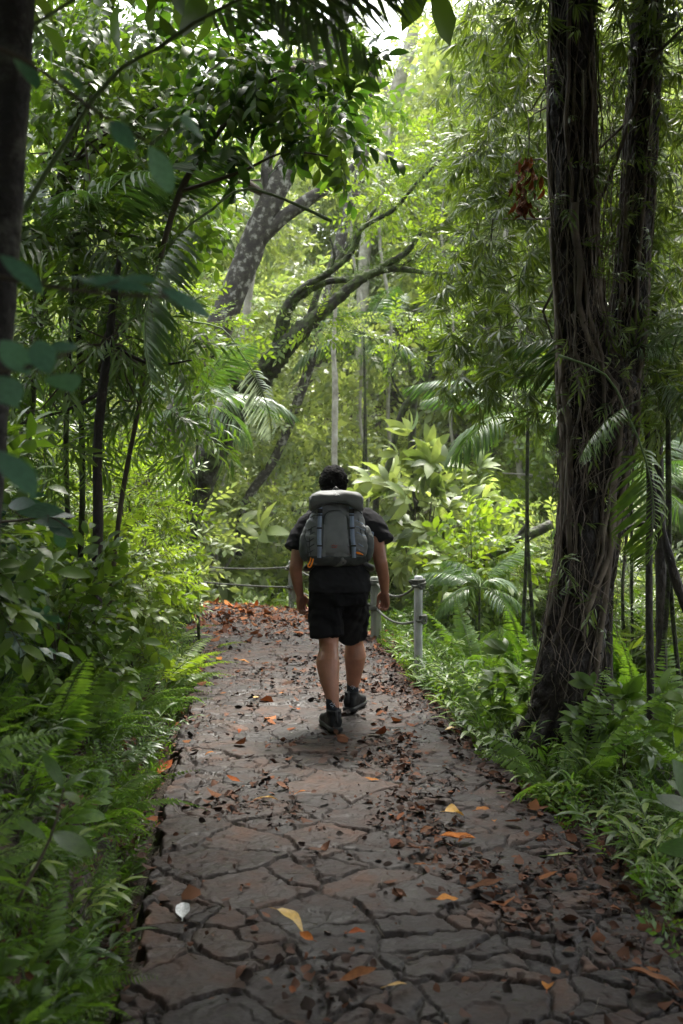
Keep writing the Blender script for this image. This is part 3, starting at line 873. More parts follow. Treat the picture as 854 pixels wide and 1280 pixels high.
# --- near dark trunk at the left edge
nearT, o, r = tree_px('dark_tree', 'dark out of focus trunk at the left edge close to the camera', 'tree', 2.6, [[(-60, 1000, 34), (-30, 700, 26), (-12, 500, 22), (2, 350, 20), (12, 180, 21), (18, 0, 24), (22, -200, 24), (30, -600, 22), (60, -1100, 18)]], M['bark_near'], 404, seg=14, fine=6, rough=.08)
crown_px(nearT, o, r, [(x_, y_, z_, 1.7, 1.7, .75) for x_, y_, z_ in [(-1.4, 3, 4.4), (-3, 4.5, 5.2), (-3.2, 1.5, 4.6), (-1.5, .3, 4.5), (-3, -1.5, 4.3), (-.9, -2.6, 4.8), (-4.6, 3, 4.2), (-5, 0, 3.4), (-2.2, 1.8, 4.6), (-1.2, -1.2, 4.0), (-2, -6, 3), (0, -7, 3.5), (2, -6, 3), (3.6, -4.5, 2.4), (-4, -4, 2.4), (0, -5, 4.6), (2.2, -3.4, 4.2)]], 4200, 'oval', 'leaf_mid', 1.5, limbfrom=[P(30, -600, 2.6)], nl=10, rad=.03)  # out of view overhead and behind the camera, added to darken the near path

# --- leafy tree filling the upper left, its trunk the thin leaning stem
upT, o, r = tree_px('slender_tree', 'slender leaning tree at the upper left with dense small oval leaves', 'tree', 7.2, [[(20, 660, 9), (40, 480, 8), (55, 320, 8), (78, 220, 7), (100, 130, 6), (135, 20, 5), (170, -90, 4)], [(78, 220, 4), (130, 180, 3), (200, 130, 2)], [(55, 320, 4), (110, 290, 3), (190, 300, 2)]], M['bark_moss'], 405, seg=9)
crown_px(upT, o, r, [B(60, 60, 7, 80, 70, .8), B(160, 40, 7, 80, 60, .8), B(40, 240, 7, 60, 80, .7), B(150, 160, 7.2, 80, 60, .7), B(230, 120, 7.4, 60, 60, .6), B(130, 300, 7, 80, 60, .7), B(220, 250, 7.4, 50, 60, .6), B(30, 400, 7, 60, 60, .6)],
         900, 'oval', 'leaf_mid', .72, limbfrom=[P(78, 220, 7.2), P(110, 100, 7.2)], nl=9, rad=.012)
# bright glossy branch in front of the lichen trunk
br, o, r = tree_px('glossy_leaved_branch_tree', 'young tree with bright glossy green leaves below the palm frond at the top', 'tree', 6.6, [[(150, 640, 3), (175, 500, 3), (195, 350, 3), (225, 240, 4), (270, 170, 3), (330, 105, 2.4), (400, 90, 1.4)], [(225, 240, 2.6), (300, 215, 2), (360, 190, 1.4), (430, 200, 1)], [(270, 170, 2), (300, 110, 1.6), (310, 60, 1)]], M['twig'], 406, seg=7)
br.name = 'young_tree'
crown_px(br, o, r, [B(320, 80, 6.6, 55, 32, .35), B(390, 105, 6.6, 55, 32, .35), B(420, 165, 6.6, 38, 24, .3), B(270, 130, 6.6, 40, 40, .3), B(280, 60, 6.6, 40, 30, .3)], 95, 'ovalhi', 'leaf_dark', .9, name='crown')
crown_px(br, o, r, [B(355, 100, 6.6, 75, 40, .4), B(425, 160, 6.6, 30, 25, .3)], 60, 'ovalhi', 'leaf_mid', .85, name='crown')

# --- dark sapling left of the path
sap, o, r = tree_px('sapling', 'thin dark upright sapling on the left bank above the ferns', 'tree', 6.2, [[(122, 690, 7), (122, 620, 6), (122, 560, 6), (128, 490, 6), (136, 430, 5.5), (142, 375, 5), (150, 320, 3)], [(128, 490, 3), (90, 510, 2), (40, 525, 1.6), (0, 540, 1)], [(136, 430, 3), (190, 455, 2), (240, 450, 1)]], M['bark_dark'], 407, seg=8, jag=.05)
crown_px(sap, o, r, [B(80, 440, 6.4, 70, 50, .5), B(180, 420, 6.6, 50, 45, .5), B(60, 540, 6.4, 60, 40, .4), B(200, 520, 6.8, 60, 40, .4), B(150, 360, 6.6, 60, 40, .5)], 300, 'bamboo', 'leaf_mid', .85, down=.5, limbfrom=[P(136, 430, 6.2)], nl=14, rad=.008)

# --- thin stems and pale trunks further off
def simple_tree(name, label, Y, stems, mat, seed, blobs=(), n=0, kind='small', lm='leaf_far', size=1.2, group=None, seg=8):
    t, o, r = tree_px(name, label, 'tree', Y, stems, M[mat], seed, group, seg=seg, jag=.05)
    if n: crown_px(t, o, r, [B(*b) for b in blobs], n, kind, lm, size, limbfrom=None)
    return t
simple_tree('pale_tree', 'pale grey trunk leaning right behind the crooked mossy limbs', 19, [[(300, 660, 6), (345, 570, 6), (380, 480, 6), (402, 400, 6), (418, 330, 7), (436, 262, 7), (452, 210, 7), (462, 120, 5), (470, 60, 4)]], 'bark_lichen', 411, [(480, 60, 19, 40, 30, 1), (430, 120, 19, 40, 40, 1)], 120)
simple_tree('pale_tree', 'thin white trunk between the lichen trunk and the upper left leaves', 16, [[(215, 650, 5), (262, 540, 5), (300, 430, 5), (316, 330, 5), (322, 245, 6), (335, 205, 6), (348, 160, 4), (352, 90, 3)]], 'bark_pale', 412, [(350, 90, 16, 30, 30, .7)], 50)
simple_tree('thin_tree', 'thin pale straight stem rising directly above the hiker', 17, [[(416, 640, 4), (418, 560, 4), (419, 480, 4), (417, 440, 3), (420, 380, 2)]], 'bark_pale', 413, [(420, 400, 17, 30, 25, .6)], 40)
simple_tree('crooked_tree', 'dark crooked sapling right of the hiker with a mossy double stem', 14, [[(470, 640, 4), (487, 578, 4), (498, 530, 4), (508, 505, 4.5), (530, 480, 4), (545, 440, 3.5), (548, 400, 2), (560, 380, 1)], [(522, 640, 4), (516, 570, 5), (518, 500, 5), (532, 470, 4), (538, 430, 3), (520, 410, 2)], [(508, 505, 2), (490, 470, 1.5), (500, 430, 1)]], 'bark_moss', 414, [(545, 400, 14, 35, 25, .5), (505, 430, 14, 25, 25, .5)], 110, lm='leaf_lime')
simple_tree('far_tree', 'tall bare trunk leaning right just below the bright gap in the canopy', 27, [[(455, 330, 8), (478, 220, 8), (492, 130, 9), (512, 60, 8), (528, -20, 6)], [(492, 130, 4), (470, 90, 3), (440, 50, 2)], [(484, 165, 3), (500, 140, 3.5), (516, 165, 3.5), (537, 198, 2.5)]], 'bark_pale', 415, [(470, 60, 27, 40, 50, 1.5), (560, 70, 27, 40, 60, 1.5), (520, 180, 27, 60, 40, 1.5)], 420, kind='far', size=.8)
simple_tree('thin_tree', 'thin straight dark stem near the right edge, the left one of two', 7.3, [[(813, 900, 5), (812, 800, 5), (811, 700, 4.5), (812, 600, 4), (806, 480, 3)]], 'bark_dark', 417, [(810, 480, 7.3, 40, 50, .5)], 50, kind='bamboo', lm='leaf_narrow', size=.9)
simple_tree('thin_tree', 'thicker straight dark stem near the right edge, the right one of two', 7.6, [[(828, 905, 7), (827, 800, 7), (826, 700, 7), (824, 600, 6), (822, 500, 5), (818, 380, 4)], [(826, 660, 4, 0), (800, 655, 3.5, .1), (775, 668, 3, .2)]], 'bark_dark', 418, [(830, 420, 7.6, 40, 60, .5)], 60, kind='bamboo', lm='leaf_narrow', size=.9)
simple_tree('slanting_branch_tree', 'dark branch slanting down to the right edge beside the palm fronds', 6.9, [[(900, 850, 8), (862, 770, 6.5), (848, 735, 6), (838, 700, 6), (828, 660, 4), (815, 600, 2)]], 'bark_dark', 419).name = 'slanting_tree'
simple_tree('fallen_log', 'fallen mossy log leaning up the slope right of the rope posts', 11.5, [[(575, 730, 6), (600, 705, 7), (640, 680, 7), (690, 655, 6)], [(640, 680, 4), (660, 655, 3)]], 'bark_moss', 420, seg=9)
bpy.data.objects['fallen_log']['category'] = 'log'
for i, (px_, w_) in enumerate([(447, 2.2), (482, 2.5), (640, 4), (560, 2)]):
    lab = 'pale straight forest trunk far behind between the mossy limbs and the vine covered tree'
    yy = 20 + i * .9
    simple_tree('far_trunk_tree', lab, yy, [[(px_ + 12, 640, w_), (px_ + 3, 520, w_), (px_ + 7, 400, w_), (px_ - 8, 290, w_ * .8), (px_ + 5, 160, w_ * .5)]], 'bark_pale', 430 + i, [(px_, 200, yy, 35, 60, 1)], 120, kind='far', lm='leaf_lime' if i % 2 else 'leaf_far', size=.8, group='pale trunks far behind').name = 'distant_tree'
    deferred.setdefault(('pale straight thin trunk far behind the hiker', 'left'), []).append(bpy.data.objects[[o_.name for o_ in COL.objects if o_.name.startswith('distant_tree')][-1]])
# ------------------------------------------------------------------ palms
palm_a = make_palm(501, n=12)
def put_palm(px, py, Y, s, rz, label, proto=palm_a, grp=None):
    top = P(px, py, Y)
    c = place(proto, tuple(top), rz, s, label, 'palm', grp)
    L = (top.z - hz(top.x, top.y) + .15) / s; rp = np.random.default_rng(int(px))
    g = Geo(); V, F = tube([(.12 * rp.normal(), .12 * rp.normal(), -L), (.05 * rp.normal(), .05 * rp.normal(), -L * .5), (0, 0, 0)], [.030, .024, .02], 8, rough=.12, fine=6, jag=.06); g.add(V, F)
    g.build('trunk', M['bark_moss'], c)
    return c
put_palm(248, 505, 9.8, .58, .3, 'dark green palm arching over the left bank below the mossy trunk')
put_palm(660, 515, 9.5, .72, 1.1, 'bright fan of palm fronds reaching left from behind the vine covered trunk')
put_palm(835, 470, 7.0, .62, 2.2, 'palm with long drooping fronds at the right edge')
put_palm(95, 310, 6.8, .75, 3.0, 'palm crown among the dark leaves at the upper left')
put_palm(600, 735, 10.2, .42, .9, 'small palm with arching fronds right of the rope posts')
put_palm(455, 420, 19, .95, 2.0, 'pale greyish palm with hanging fronds far above the hiker')
put_palm(790, 610, 9.0, .6, 4.0, 'palm behind the vine covered trunk with feathery fronds')

def single_frond(name, label, base, tip, s, kind='palm', i=0, mat='leaf_palm', roll=0.0, cat='palm frond'):
    """one frond hanging into view: rachis base -> direction of tip"""
    d = (Vector(tip) - Vector(base)).normalized()
    root = empty(name, base); tag(root, label, cat)
    me = frond_mesh(kind, i, mat)
    o = bpy.data.objects.new('frond', me); COL.objects.link(o); o.parent = root
    x = d.cross(Vector((0, 0, 1))).normalized(); zz = x.cross(d)
    o.matrix_local = (Matrix((x, d, zz)).transposed() @ Matrix.Rotation(roll, 3, 'Y')).to_4x4() @ Matrix.Scale(s, 4)
    g = Geo(); V, F = tube([(0, 0, 0), tuple(-d * .25), tuple(-d * .8 + Vector((0, 0, -.35)))], [.008 * s, .011 * s, .016 * s], 6, fine=3); g.add(V, F)
    g.build('stalk', M['stem_green'], root)
    return root
single_frond('palm_frond', 'dark palm frond hanging across the top of the view, out of focus', P(195, 62, 3.2), P(330, -45, 3.3), .62, i=0, roll=.5)
single_frond('palm_frond', 'second dark palm frond at the top, pointing right towards the bright gap', P(285, -35, 3.0), P(400, -18, 3.2), .36, i=1, roll=-.3)
single_frond('palm_frond', 'feathery frond arching left in front of the upper left leaves', P(265, 262, 4.6), P(110, 345, 4.2), .55, i=2, roll=.4)
single_frond('palm_frond', 'pale broad frond hanging down over the left edge of the path', P(300, 440, 8.6), P(345, 500, 8.5), .5, i=3, mat='leaf_pale', roll=.8)
single_frond('palm_frond', 'long feathery frond drooping down the right edge past the stems', P(785, 520, 5.4), P(850, 640, 5.2), .52, kind='palm', i=3, roll=.5, mat='leaf_mid')
single_frond('palm_frond', 'fern like frond pointing left in front of the forked trunk', P(800, 500, 5.6), P(720, 530, 5.5), .30, i=0, roll=.3, mat='leaf_palm')

# ------------------------------------------------------------------ banks
fern_a = make_fern('fern', 'leaf_fern', 11, 601, name='fern')
fern_b = make_fern('fern', 'leaf_mid', 9, 602, el=(15, 60), name='fern')
fern_c = make_fern('lace', 'leaf_fern', 10, 603, el=(20, 70), name='lacy_fern')
fern_d = make_fern('bigfern', 'leaf_fern', 8, 604, el=(30, 75), name='tall_fern')
FR['pinnate'] = [frond(280 + i, n=8, L=.62, pl=.24, w=.27, k=3, arch=.45 + .12 * i, pdroop=.4, droop=.25, stem=.004, base=.2, ang=58) for i in range(4)]
fern_g = make_fern('pinnate', 'leaf_fern', 9, 607, el=(25, 75), name='pinnate_leaved_plant')
fern_h = make_fern('pinnate', 'leaf_mid', 8, 608, el=(15, 60), name='pinnate_leaved_plant')
fern_e = make_fern('fern', 'leaf_lime', 11, 605, el=(10, 65), name='fern')
fern_f = make_fern('lace', 'leaf_mid', 9, 606, el=(20, 70), name='lacy_fern')
shrub_a = proto_shrub('shrub', 'oval', 'leaf_mid', 1.0, .45, 130, 611)
shrub_b = proto_shrub('shrub', 'small', 'leaf_mid', .9, .45, 220, 612)
shrub_c = proto_shrub('shrub', 'fine', 'leaf_lime', 1.05, .42, 420, 613, down=.25)
shrub_d = proto_shrub('shrub', 'big', 'leaf_mid', .9, .42, 40, 614, down=.0)
shrub_e = proto_shrub('shrub', 'bamboo', 'leaf_narrow', 1.1, .4, 150, 615, down=.4)
shrub_f = proto_shrub('shrub', 'oval', 'leaf_blue', .7, .4, 60, 616)
shrub_g = proto_shrub('shrub', 'oval', 'leaf_lime', 1.3, .6, 150, 617)
shrub_h = proto_shrub('shrub', 'small', 'leaf_far', 1.6, .8, 420, 618, size=1.4)
shrub_j = proto_shrub('shrub', 'big', 'leaf_far', 1.5, .75, 110, 629, size=1.0)
shrub_i = proto_shrub('shrub', 'big', 'leaf_lime', 1.5, .7, 90, 619, size=1.0)

def make_strap(seed, n=16, L=.34, mat='leaf_mid', w=.11):
    r = np.random.default_rng(seed); root = empty('strap_leaved_plant', (0, 0, 0))
    g = Geo(); V0, F0 = leaf(4, w, .35, .5)
    th = r.random(n) * 6.28; el = R(1) * r.uniform(30, 80, n)
    D = np.stack([np.cos(th) * np.cos(el), np.sin(th) * np.cos(el), np.sin(el)], 1)
    inst(g, V0, F0, frames(D), np.zeros((n, 3)) + r.normal(size=(n, 3)) * .01, L * r.uniform(.6, 1.1, n))
    g.build('foliage', M[mat], root)
    return root
def make_ginger(seed, stems=5, mat='leaf_mid'):
    """leaning stems with two rows of lance shaped leaves"""
    r = np.random.default_rng(seed); root = empty('lance_leaved_plant', (0, 0, 0))
    V0, F0 = leaf(3, .2, .3, .45); g = Geo(); gs = Geo()
    for s in range(stems):
        a = s * 2.4 + r.normal() * .3; d = np.array([math.cos(a), math.sin(a), 0]); L = r.uniform(.22, .42)
        pts = [d * L * .75 * t ** 1.5 + np.array([0, 0, L * t * (1 - .25 * t)]) for t in np.linspace(0, 1, 6)]
        V, F = tube(pts, .003, 4); gs.add(V, F)
        side = np.array([-d[1], d[0], 0])
        for i in range(9):
            t = .2 + .8 * i / 8; q = d * L * .75 * t ** 1.5 + np.array([0, 0, L * t * (1 - .25 * t)])
            dd = side * (1 if i % 2 else -1) * .9 + d * .5 + np.array([0, 0, .45]) + r.normal(size=3) * .1
            if i == 8: dd = d + np.array([0, 0, .6])
            W = np.einsum('ij,vj->vi', frames([dd])[0], V0) * r.uniform(.11, .16) + q
            g.add(W, F0, r.random())
    g.build('foliage', M[mat], root); gs.build('stem', M['stem_green'], root)
    return root
strap_a = make_strap(621); strap_b = make_strap(622, 12, .26, 'leaf_lime')
ging_a = make_ginger(623); ging_b = make_ginger(624, 4, 'leaf_lime'); ging_c = make_ginger(625, 6, 'leaf_dark')

def at_ground(px, py):
    """the ground point behind photo pixel (march along the ray)"""
    for Y in np.arange(2.2, 40, .02):
        p = P(px, py, Y)
        if p.z <= hz(p.x, p.y): return p
    return P(px, py, 12)

r = np.random.default_rng(900)
# prominent plants, each placed by hand
hand = [
 (fern_e, (-1.42, 8.3), 1.15, 'bright yellow green fern spilling over the left edge of the path ahead'),
 (fern_a, (-1.35, 8.0), .75, 'low fern just in front of the bright yellow green clump on the left bank'),
 (shrub_c, (-1.75, 8.5), 1.25, 'tall feathery yellow green bush catching the light left of the path'),
 (shrub_c, (-2.15, 9.6), 1.1, 'second feathery yellow green bush, behind the sunlit one on the left bank'),
 (shrub_i, (-1.75, 9.3), .6, 'broad leaved lime plant standing above the feathery bush on the left'),
 (shrub_f, (-1.75, 4.9), .75, 'bluish leaved shrub in front of the dark sapling'),
 (shrub_f, (-2.1, 5.7), .9, 'bluish leaved shrub behind the other one at the foot of the dark sapling'),
 (fern_f, (-1.5, 5.6), .85, 'lacy fern below the sapling on the left bank'),
 (fern_c, (-1.0, 4.2), .62, 'lacy fern leaning over the drain at the left of the path'),
 (fern_b, (-.92, 3.25), .50, 'out of focus fern at the lower left beside the nearest flagstones'),
 (fern_a, (-.80, 3.6), .42, 'fern with a bright frond touching the path above the white petal'),
 (ging_b, (-1.12, 3.4), 1.0, 'broad leaved plant with pointed leaves at the lower left'),
 (shrub_d, (-.95, 2.75), .30, 'out of focus broad leaved plant in the lower left corner'),
 (fern_d, (1.95, 5.2), .55, 'fern with long light green fronds at the right edge near the bottom'),
 (shrub_d, (1.75, 4.4), .42, 'broad leaved plant cut off by the right edge beside the path'),
 (fern_b, (1.45, 5.9), .5, 'fern with a dark arching frond in front of the vine covered trunk'),
 (fern_c, (1.62, 4.9), .40, 'lacy fern in the dark to the right of the flagstones'),
 (strap_a, (1.02, 5.55), .9, 'pale strap leaved plant at the right edge of the path'),
 (strap_b, (.66, 8.45), 1.1, 'strap leaved tuft at the foot of the nearest rope post'),
 (ging_b, (1.35, 4.75), 1.1, 'upright bright lance leaved plant right of the path'),
 (shrub_d, (1.60, 6.0), .5, 'drooping broad leaved plant at the foot of the vine covered trunk'),
 (fern_d, (1.28, 5.75), .62, 'long fronded fern standing in front of the foot of the vine covered trunk'),
 (fern_d, (1.05, 7.1), .55, 'long fronded fern left of the foot of the vine covered trunk'),
 (fern_d, (2.0, 6.3), .7, 'long fronded fern right of the foot of the vine covered trunk'),
 (shrub_d, (1.28, 6.9), .55, 'dark broad leaved plant against the left side of the vine covered trunk'),
 (fern_g, (-1.15, 3.9), .75, 'large pinnate leaved plant in the lower left beside the drain'),
 (fern_d, (-1.35, 4.8), .58, 'fresh green long fronded fern on the left bank above the lacy fern'),
 (fern_d, (-1.5, 3.3), .55, 'fresh green long fronded fern at the left edge of the view'),
 (fern_d, (-1.75, 6.3), .62, 'long fronded fern on the left bank behind the bluish shrubs'),
 (fern_d, (-.98, 3.35), .34, 'small long fronded fern reaching over the path near the white petal'),
 (fern_d, (-.95, 2.75), .36, 'small long fronded fern in the lower left corner'),
 (shrub_c, (-1.5, 7.4), .9, 'feathery bush standing in front of the bright yellow green ones'),
 (fern_g, (-.86, 3.45), .50, 'pinnate leaved plant reaching over the path just above the white petal'),
 (fern_g, (-.86, 2.95), .36, 'pinnate leaved plant over the path edge below the white petal'),
 (ging_b, (-1.0, 4.0), .9, 'bright lance leaved plant hanging over the drain on the left'),
 (fern_g, (-.95, 4.6), .55, 'pinnate leaved plant leaning over the drain beyond the white petal'),
 (shrub_a, (-1.75, 4.6), 1.0, 'oval leaved shrub on the left bank before the bluish shrubs'),
 (shrub_a, (-1.5, 5.6), .8, 'oval leaved shrub on the left bank in front of the dark sapling'),
 (shrub_g, (-1.6, 7.0), .75, 'light green oval leaved shrub right of the dark sapling'),
 (fern_c, (-.95, 2.9), .4, 'blurred lacy fern in the lower left corner'),
 (fern_c, (-1.25, 3.5), .75, 'lacy fern among the broad leaves at the lower left'),
 (fern_d, (1.15, 9.2), .6, 'tall fern just right of the nearest rope post'),
 (shrub_g, (1.45, 11.6), 1.1, 'light green oval leaved shrub right of the hiker behind the rope'),
 (shrub_j, (.95, 13.4), 1.25, 'large leaved shrub behind the hiker\'s right arm'),
 (shrub_g, (-.9, 16.6), 1.25, 'shrub with glossy leaves left of the hiker beyond the rope'),
 (shrub_h, (2.6, 12.4), 1.1, 'bushy pale shrub left of the vine covered trunk'),
]
for pr, (x_, y_), s_, lab in hand:
    cat = 'plant' if pr is ging_b else 'fern' if 'fern' in pr.name else ('plant' if ('plant' in pr.name or pr is shrub_d) else 'shrub')
    place(pr, (x_, y_, hz(x_, y_) - .02), r.random() * 6.28, s_, lab, cat)

def rows(pr, pts, s, lab, cat, grp, dz=-.02):
    for x_, y_ in pts:
        if not in_view(x_, y_): continue
        c_ = place(pr, (x_, y_, hz(x_, y_) + dz), r.random() * 6.28, s * r.uniform(.75, 1.25), lab, cat, grp, tilt=(r.normal() * .08, r.normal() * .08))
        deferred.setdefault((lab, 'near'), []).append(c_)
def strip(n, y0, y1, d0, d1, side):
    """n random points between two distances from the path edge"""
    o_ = []
    for i in range(n):
        y_ = y0 + (y1 - y0) * (i + r.random()) / n; d = d0 + (d1 - d0) * r.random()
        o_.append((float(XL(y_)) - d if side < 0 else float(XR(y_)) + d, y_))
    return o_
rows(fern_a, strip(18, 2.5, 8, .25, 1.0, -1), .7, 'green fern on the left bank beside the path', 'fern', 'ferns on the left bank')
rows(fern_g, strip(18, 2.3, 7, .28, 1.1, -1), .58, 'pinnate leaved plant with pointed leaflets on the left bank', 'plant', 'pinnate leaved plants on the left bank')
rows(fern_h, strip(14, 3, 10, .6, 2.2, -1), .95, 'taller pinnate leaved plant high on the left bank', 'plant', 'taller pinnate leaved plants on the left bank')
rows(fern_h, strip(8, 4.5, 10, .5, 2.2, 1), .7, 'pinnate leaved plant on the right verge', 'plant', 'pinnate leaved plants on the right verge')
rows(fern_f, strip(9, 3, 9, .2, .9, -1), .7, 'fine lacy fern low on the left bank', 'fern', 'lacy ferns low on the left bank')
rows(fern_c, strip(14, 3, 10, .6, 1.7, -1), .8, 'light green lacy fern higher on the left bank', 'fern', 'lacy ferns higher on the left bank')
rows(fern_b, strip(16, 3, 11, .7, 2.2, -1), .85, 'darker fern among the shrubs on the left bank', 'fern', 'darker ferns on the left bank')
rows(fern_e, strip(6, 8, 11, .05, .5, -1), .7, 'yellow green fern overhanging the far left edge of the path', 'fern', 'yellow green ferns by the path bend')
rows(shrub_b, strip(24, 3.5, 11, .9, 2.6, -1), .85, 'small leaved dark shrub on the left bank', 'shrub', 'small leaved shrubs on the left bank')
rows(shrub_a, strip(14, 4, 12, 1.3, 3.5, -1), .95, 'oval leaved shrub high on the left bank', 'shrub', 'oval leaved shrubs on the left bank')
rows(shrub_e, strip(14, 5, 12, .9, 3.2, -1), 1.0, 'narrow leaved shrub on the left bank', 'shrub', 'narrow leaved shrubs on the left bank')
rows(shrub_d, strip(5, 2.6, 8, .3, 1.3, -1), .32, 'small broad leaved plant on the left bank', 'plant', 'broad leaved plants on the left bank')
rows(ging_c, strip(14, 2.6, 9, .15, .6, -1), .9, 'low lance leaved plant along the left drain', 'plant', 'lance leaved plants along the drain')
# right side
rows(ging_a, strip(18, 4.2, 9.5, .10, .55, 1), .85, 'low lance leaved plant edging the right side of the path', 'plant', 'lance leaved plants edging the path')
rows(ging_b, strip(12, 4, 10, .2, .9, 1), .9, 'lighter lance leaved plant on the right verge', 'plant', 'lighter lance leaved plants on the right verge')
rows(strap_a, strip(12, 4, 12, .25, 1.3, 1), 1.0, 'strap leaved plant on the right verge', 'plant', 'strap leaved plants on the right verge')
rows(fern_a, strip(18, 4.6, 12, .4, 2.0, 1), .62, 'green fern on the right verge', 'fern', 'green ferns on the right verge')
rows(fern_c, strip(16, 5, 13, .6, 2.6, 1), .7, 'lacy fern right of the path near the vine covered tree', 'fern', 'lacy ferns right of the path')
rows(fern_d, strip(16, 7, 14, .9, 4, 1), .7, 'tall long fronded fern on the slope right of the path', 'fern', 'tall ferns right of the path')
rows(fern_b, strip(14, 6, 13, .8, 3.5, 1), .85, 'mid green fern on the slope behind the vine covered tree', 'fern', 'mid green ferns right of the path')
rows(shrub_b, strip(10, 8, 14, 1.0, 4, 1), .8, 'small leaved shrub on the right slope', 'shrub', 'small leaved shrubs on the right slope')
rows(shrub_e, strip(12, 8, 14.5, .8, 5, 1), 1.0, 'narrow leaved shrub on the right slope', 'shrub', 'narrow leaved shrubs on the right slope')
# beyond the bend
def box_pts(n, x0, x1, y0, y1):
    return [(r.uniform(x0, x1), r.uniform(y0, y1)) for i in range(n)]
rows(shrub_g, box_pts(24, -7, 8, 14.8, 23), 1.3, 'light green oval leaved shrub in the dip beyond the bend', 'shrub', 'oval leaved shrubs beyond the bend')
rows(shrub_h, box_pts(40, -9, 11, 15, 27), 1.5, 'pale small leaved bush in the dip beyond the bend', 'shrub', 'pale bushes beyond the bend')
rows(shrub_j, box_pts(20, -6, 8, 15.5, 24), 1.35, 'large leaved bright plant beyond the bend', 'shrub', 'large leaved plants beyond the bend')
rows(fern_d, box_pts(18, -5, 3, 14.8, 16.5), .9, 'tall fern beyond the rope at the bend', 'fern', 'tall ferns beyond the rope')
rows(shrub_e, box_pts(12, -4.5, 2, 15, 18), 1.2, 'narrow leaved bush beyond the rope at the bend', 'shrub', 'narrow leaved bushes beyond the rope')

# low ground cover nobody could count
def cover(name, lab, n, pts, kind, mat, size):
    g = Geo(); x_, y_ = pts[:, 0], pts[:, 1]
    T = np.stack([x_, y_, H(x_, y_) + .0], 1)
    D = norm(np.stack([r.normal(size=len(x_)) * .6, r.normal(size=len(x_)) * .6 - .1, np.full(len(x_), .8)], 1))
    scatter(g, kind, T, D, size * (.6 + .8 * r.random(len(x_))), r)
    return tag(g.build(name, [M[mat], M['twig']]), lab, 'ground cover', kind='stuff')
def region(n, side, y0, y1, d0, d1):
    y_ = r.uniform(y0, y1, n); d = d0 + (d1 - d0) * r.random(n) ** 1.3
    return np.stack([XL(y_) - d if side < 0 else XR(y_) + d, y_], 1)
cover('ground_cover', 'small leaved weeds covering the left bank', 0, region(3800, -1, 2, 12.5, .16, 4), 'small', 'leaf_mid', .55)
cover('ground_cover', 'fine feathery weeds on the lower left bank', 0, region(2200, -1, 2, 11, .14, 1.6), 'fine', 'leaf_fern', .6)
cover('ground_cover', 'small leaved weeds covering the right verge', 0, region(3600, 1, 3, 14, .16, 6), 'small', 'leaf_mid', .6)
cover('ground_cover', 'narrow leaved weeds on the right verge', 0, region(1700, 1, 4, 13, .2, 4), 'bamboo', 'leaf_fern', .55)
bx = np.stack([r.uniform(-10, 10, 3800), r.uniform(14.4, 22, 3800)], 1)
cover('ground_cover', 'leafy weeds in the dip beyond the bend', 0, bx, 'oval', 'leaf_far', 1.1)

# ------------------------------------------------------------------ out of focus leaves close to the camera on the left
def leaf_branch(label, pts, Y, leaves, mat, seed, w=.45):
    """a thin branch with a few big leaves: leaves = [(base px,py, tip px,py)]"""
    r = np.random.default_rng(seed)
    p = [P(a, b, Y + (c if len(q) > 2 else 0)) for q in pts for a, b, c in [(q[0], q[1], q[2] if len(q) > 2 else 0)]]
    root = empty('leafy_branch', p[0]); tag(root, label, 'branch')
    o = np.array(tuple(p[0])); g = Geo()
    V, F = tube(np.array([tuple(q) for q in p]) - o, np.linspace(.006, .002, len(p)), 5, fine=4); g.add(V, F)
    for bx_, by_, tx_, ty_ in leaves:
        b_, t_ = np.array(tuple(P(bx_, by_, Y))), np.array(tuple(P(tx_, ty_, Y + r.normal() * .04)))
        near = min(p, key=lambda q: (Vector(b_) - q).length)
        V, F = tube([np.array(tuple(near)) - o, b_ - o], .0018, 4); g.add(V, F)
    g.build('stem', M['twig'], root)
    for bx_, by_, tx_, ty_ in leaves:
        b_, t_ = np.array(tuple(P(bx_, by_, Y))), np.array(tuple(P(tx_, ty_, Y + r.normal() * .05)))
        V0, F0 = leaf(6, w, .12, .15); L = np.linalg.norm(t_ - b_)
        g = Geo(); g.add(np.einsum('ij,vj->vi', frames([t_ - b_], np.array([r.normal() * .3]), up=(r.normal() * .3, -.75, .6))[0], V0) * L * 1.03 + b_ - o, F0, r.random())
        g.build('leaf', M[mat], root)
leaf_branch('blurred branch with three bluish leaves hanging high at the left', [(-60, 40), (30, 75), (120, 140), (190, 180)], 1.9, [(187, 182, 218, 243), (75, 85, 103, 106), (138, 150, 167, 184), (20, 70, 50, 104), (225, 150, 262, 166)], 'leaf_near', 701)
leaf_branch('blurred branch with long leaves crossing the left side at mid height', [(-80, 330), (20, 350), (110, 365), (210, 372)], 1.8, [(60, 350, 120, 340), (100, 352, 195, 352), (200, 362, 272, 392), (0, 318, 55, 358), (150, 350, 195, 345)], 'leaf_near', 702, .3)
leaf_branch('blurred branch with rounded leaves at the left edge below mid height', [(-60, 470), (0, 465), (50, 455), (90, 440)], 1.7, [(0, 425, 38, 465), (45, 425, 60, 462), (65, 440, 97, 425), (68, 468, 90, 480), (-10, 470, 20, 500)], 'leaf_near', 703, .6)
leaf_branch('blurred single leaf poking in at the left edge', [(-90, 540), (-40, 555), (-5, 562)], 1.5, [(-5, 562, 48, 612)], 'leaf_near', 704, .5)
leaf_branch('branch of bluish grey leaves in front of the left bank', [(-40, 655), (30, 650), (60, 645), (85, 660)], 3.6, [(20, 640, 80, 635), (40, 652, 90, 652), (50, 645, 95, 640), (60, 658, 92, 668), (70, 660, 80, 690), (10, 632, 40, 626)], 'leaf_blue', 705, .38)
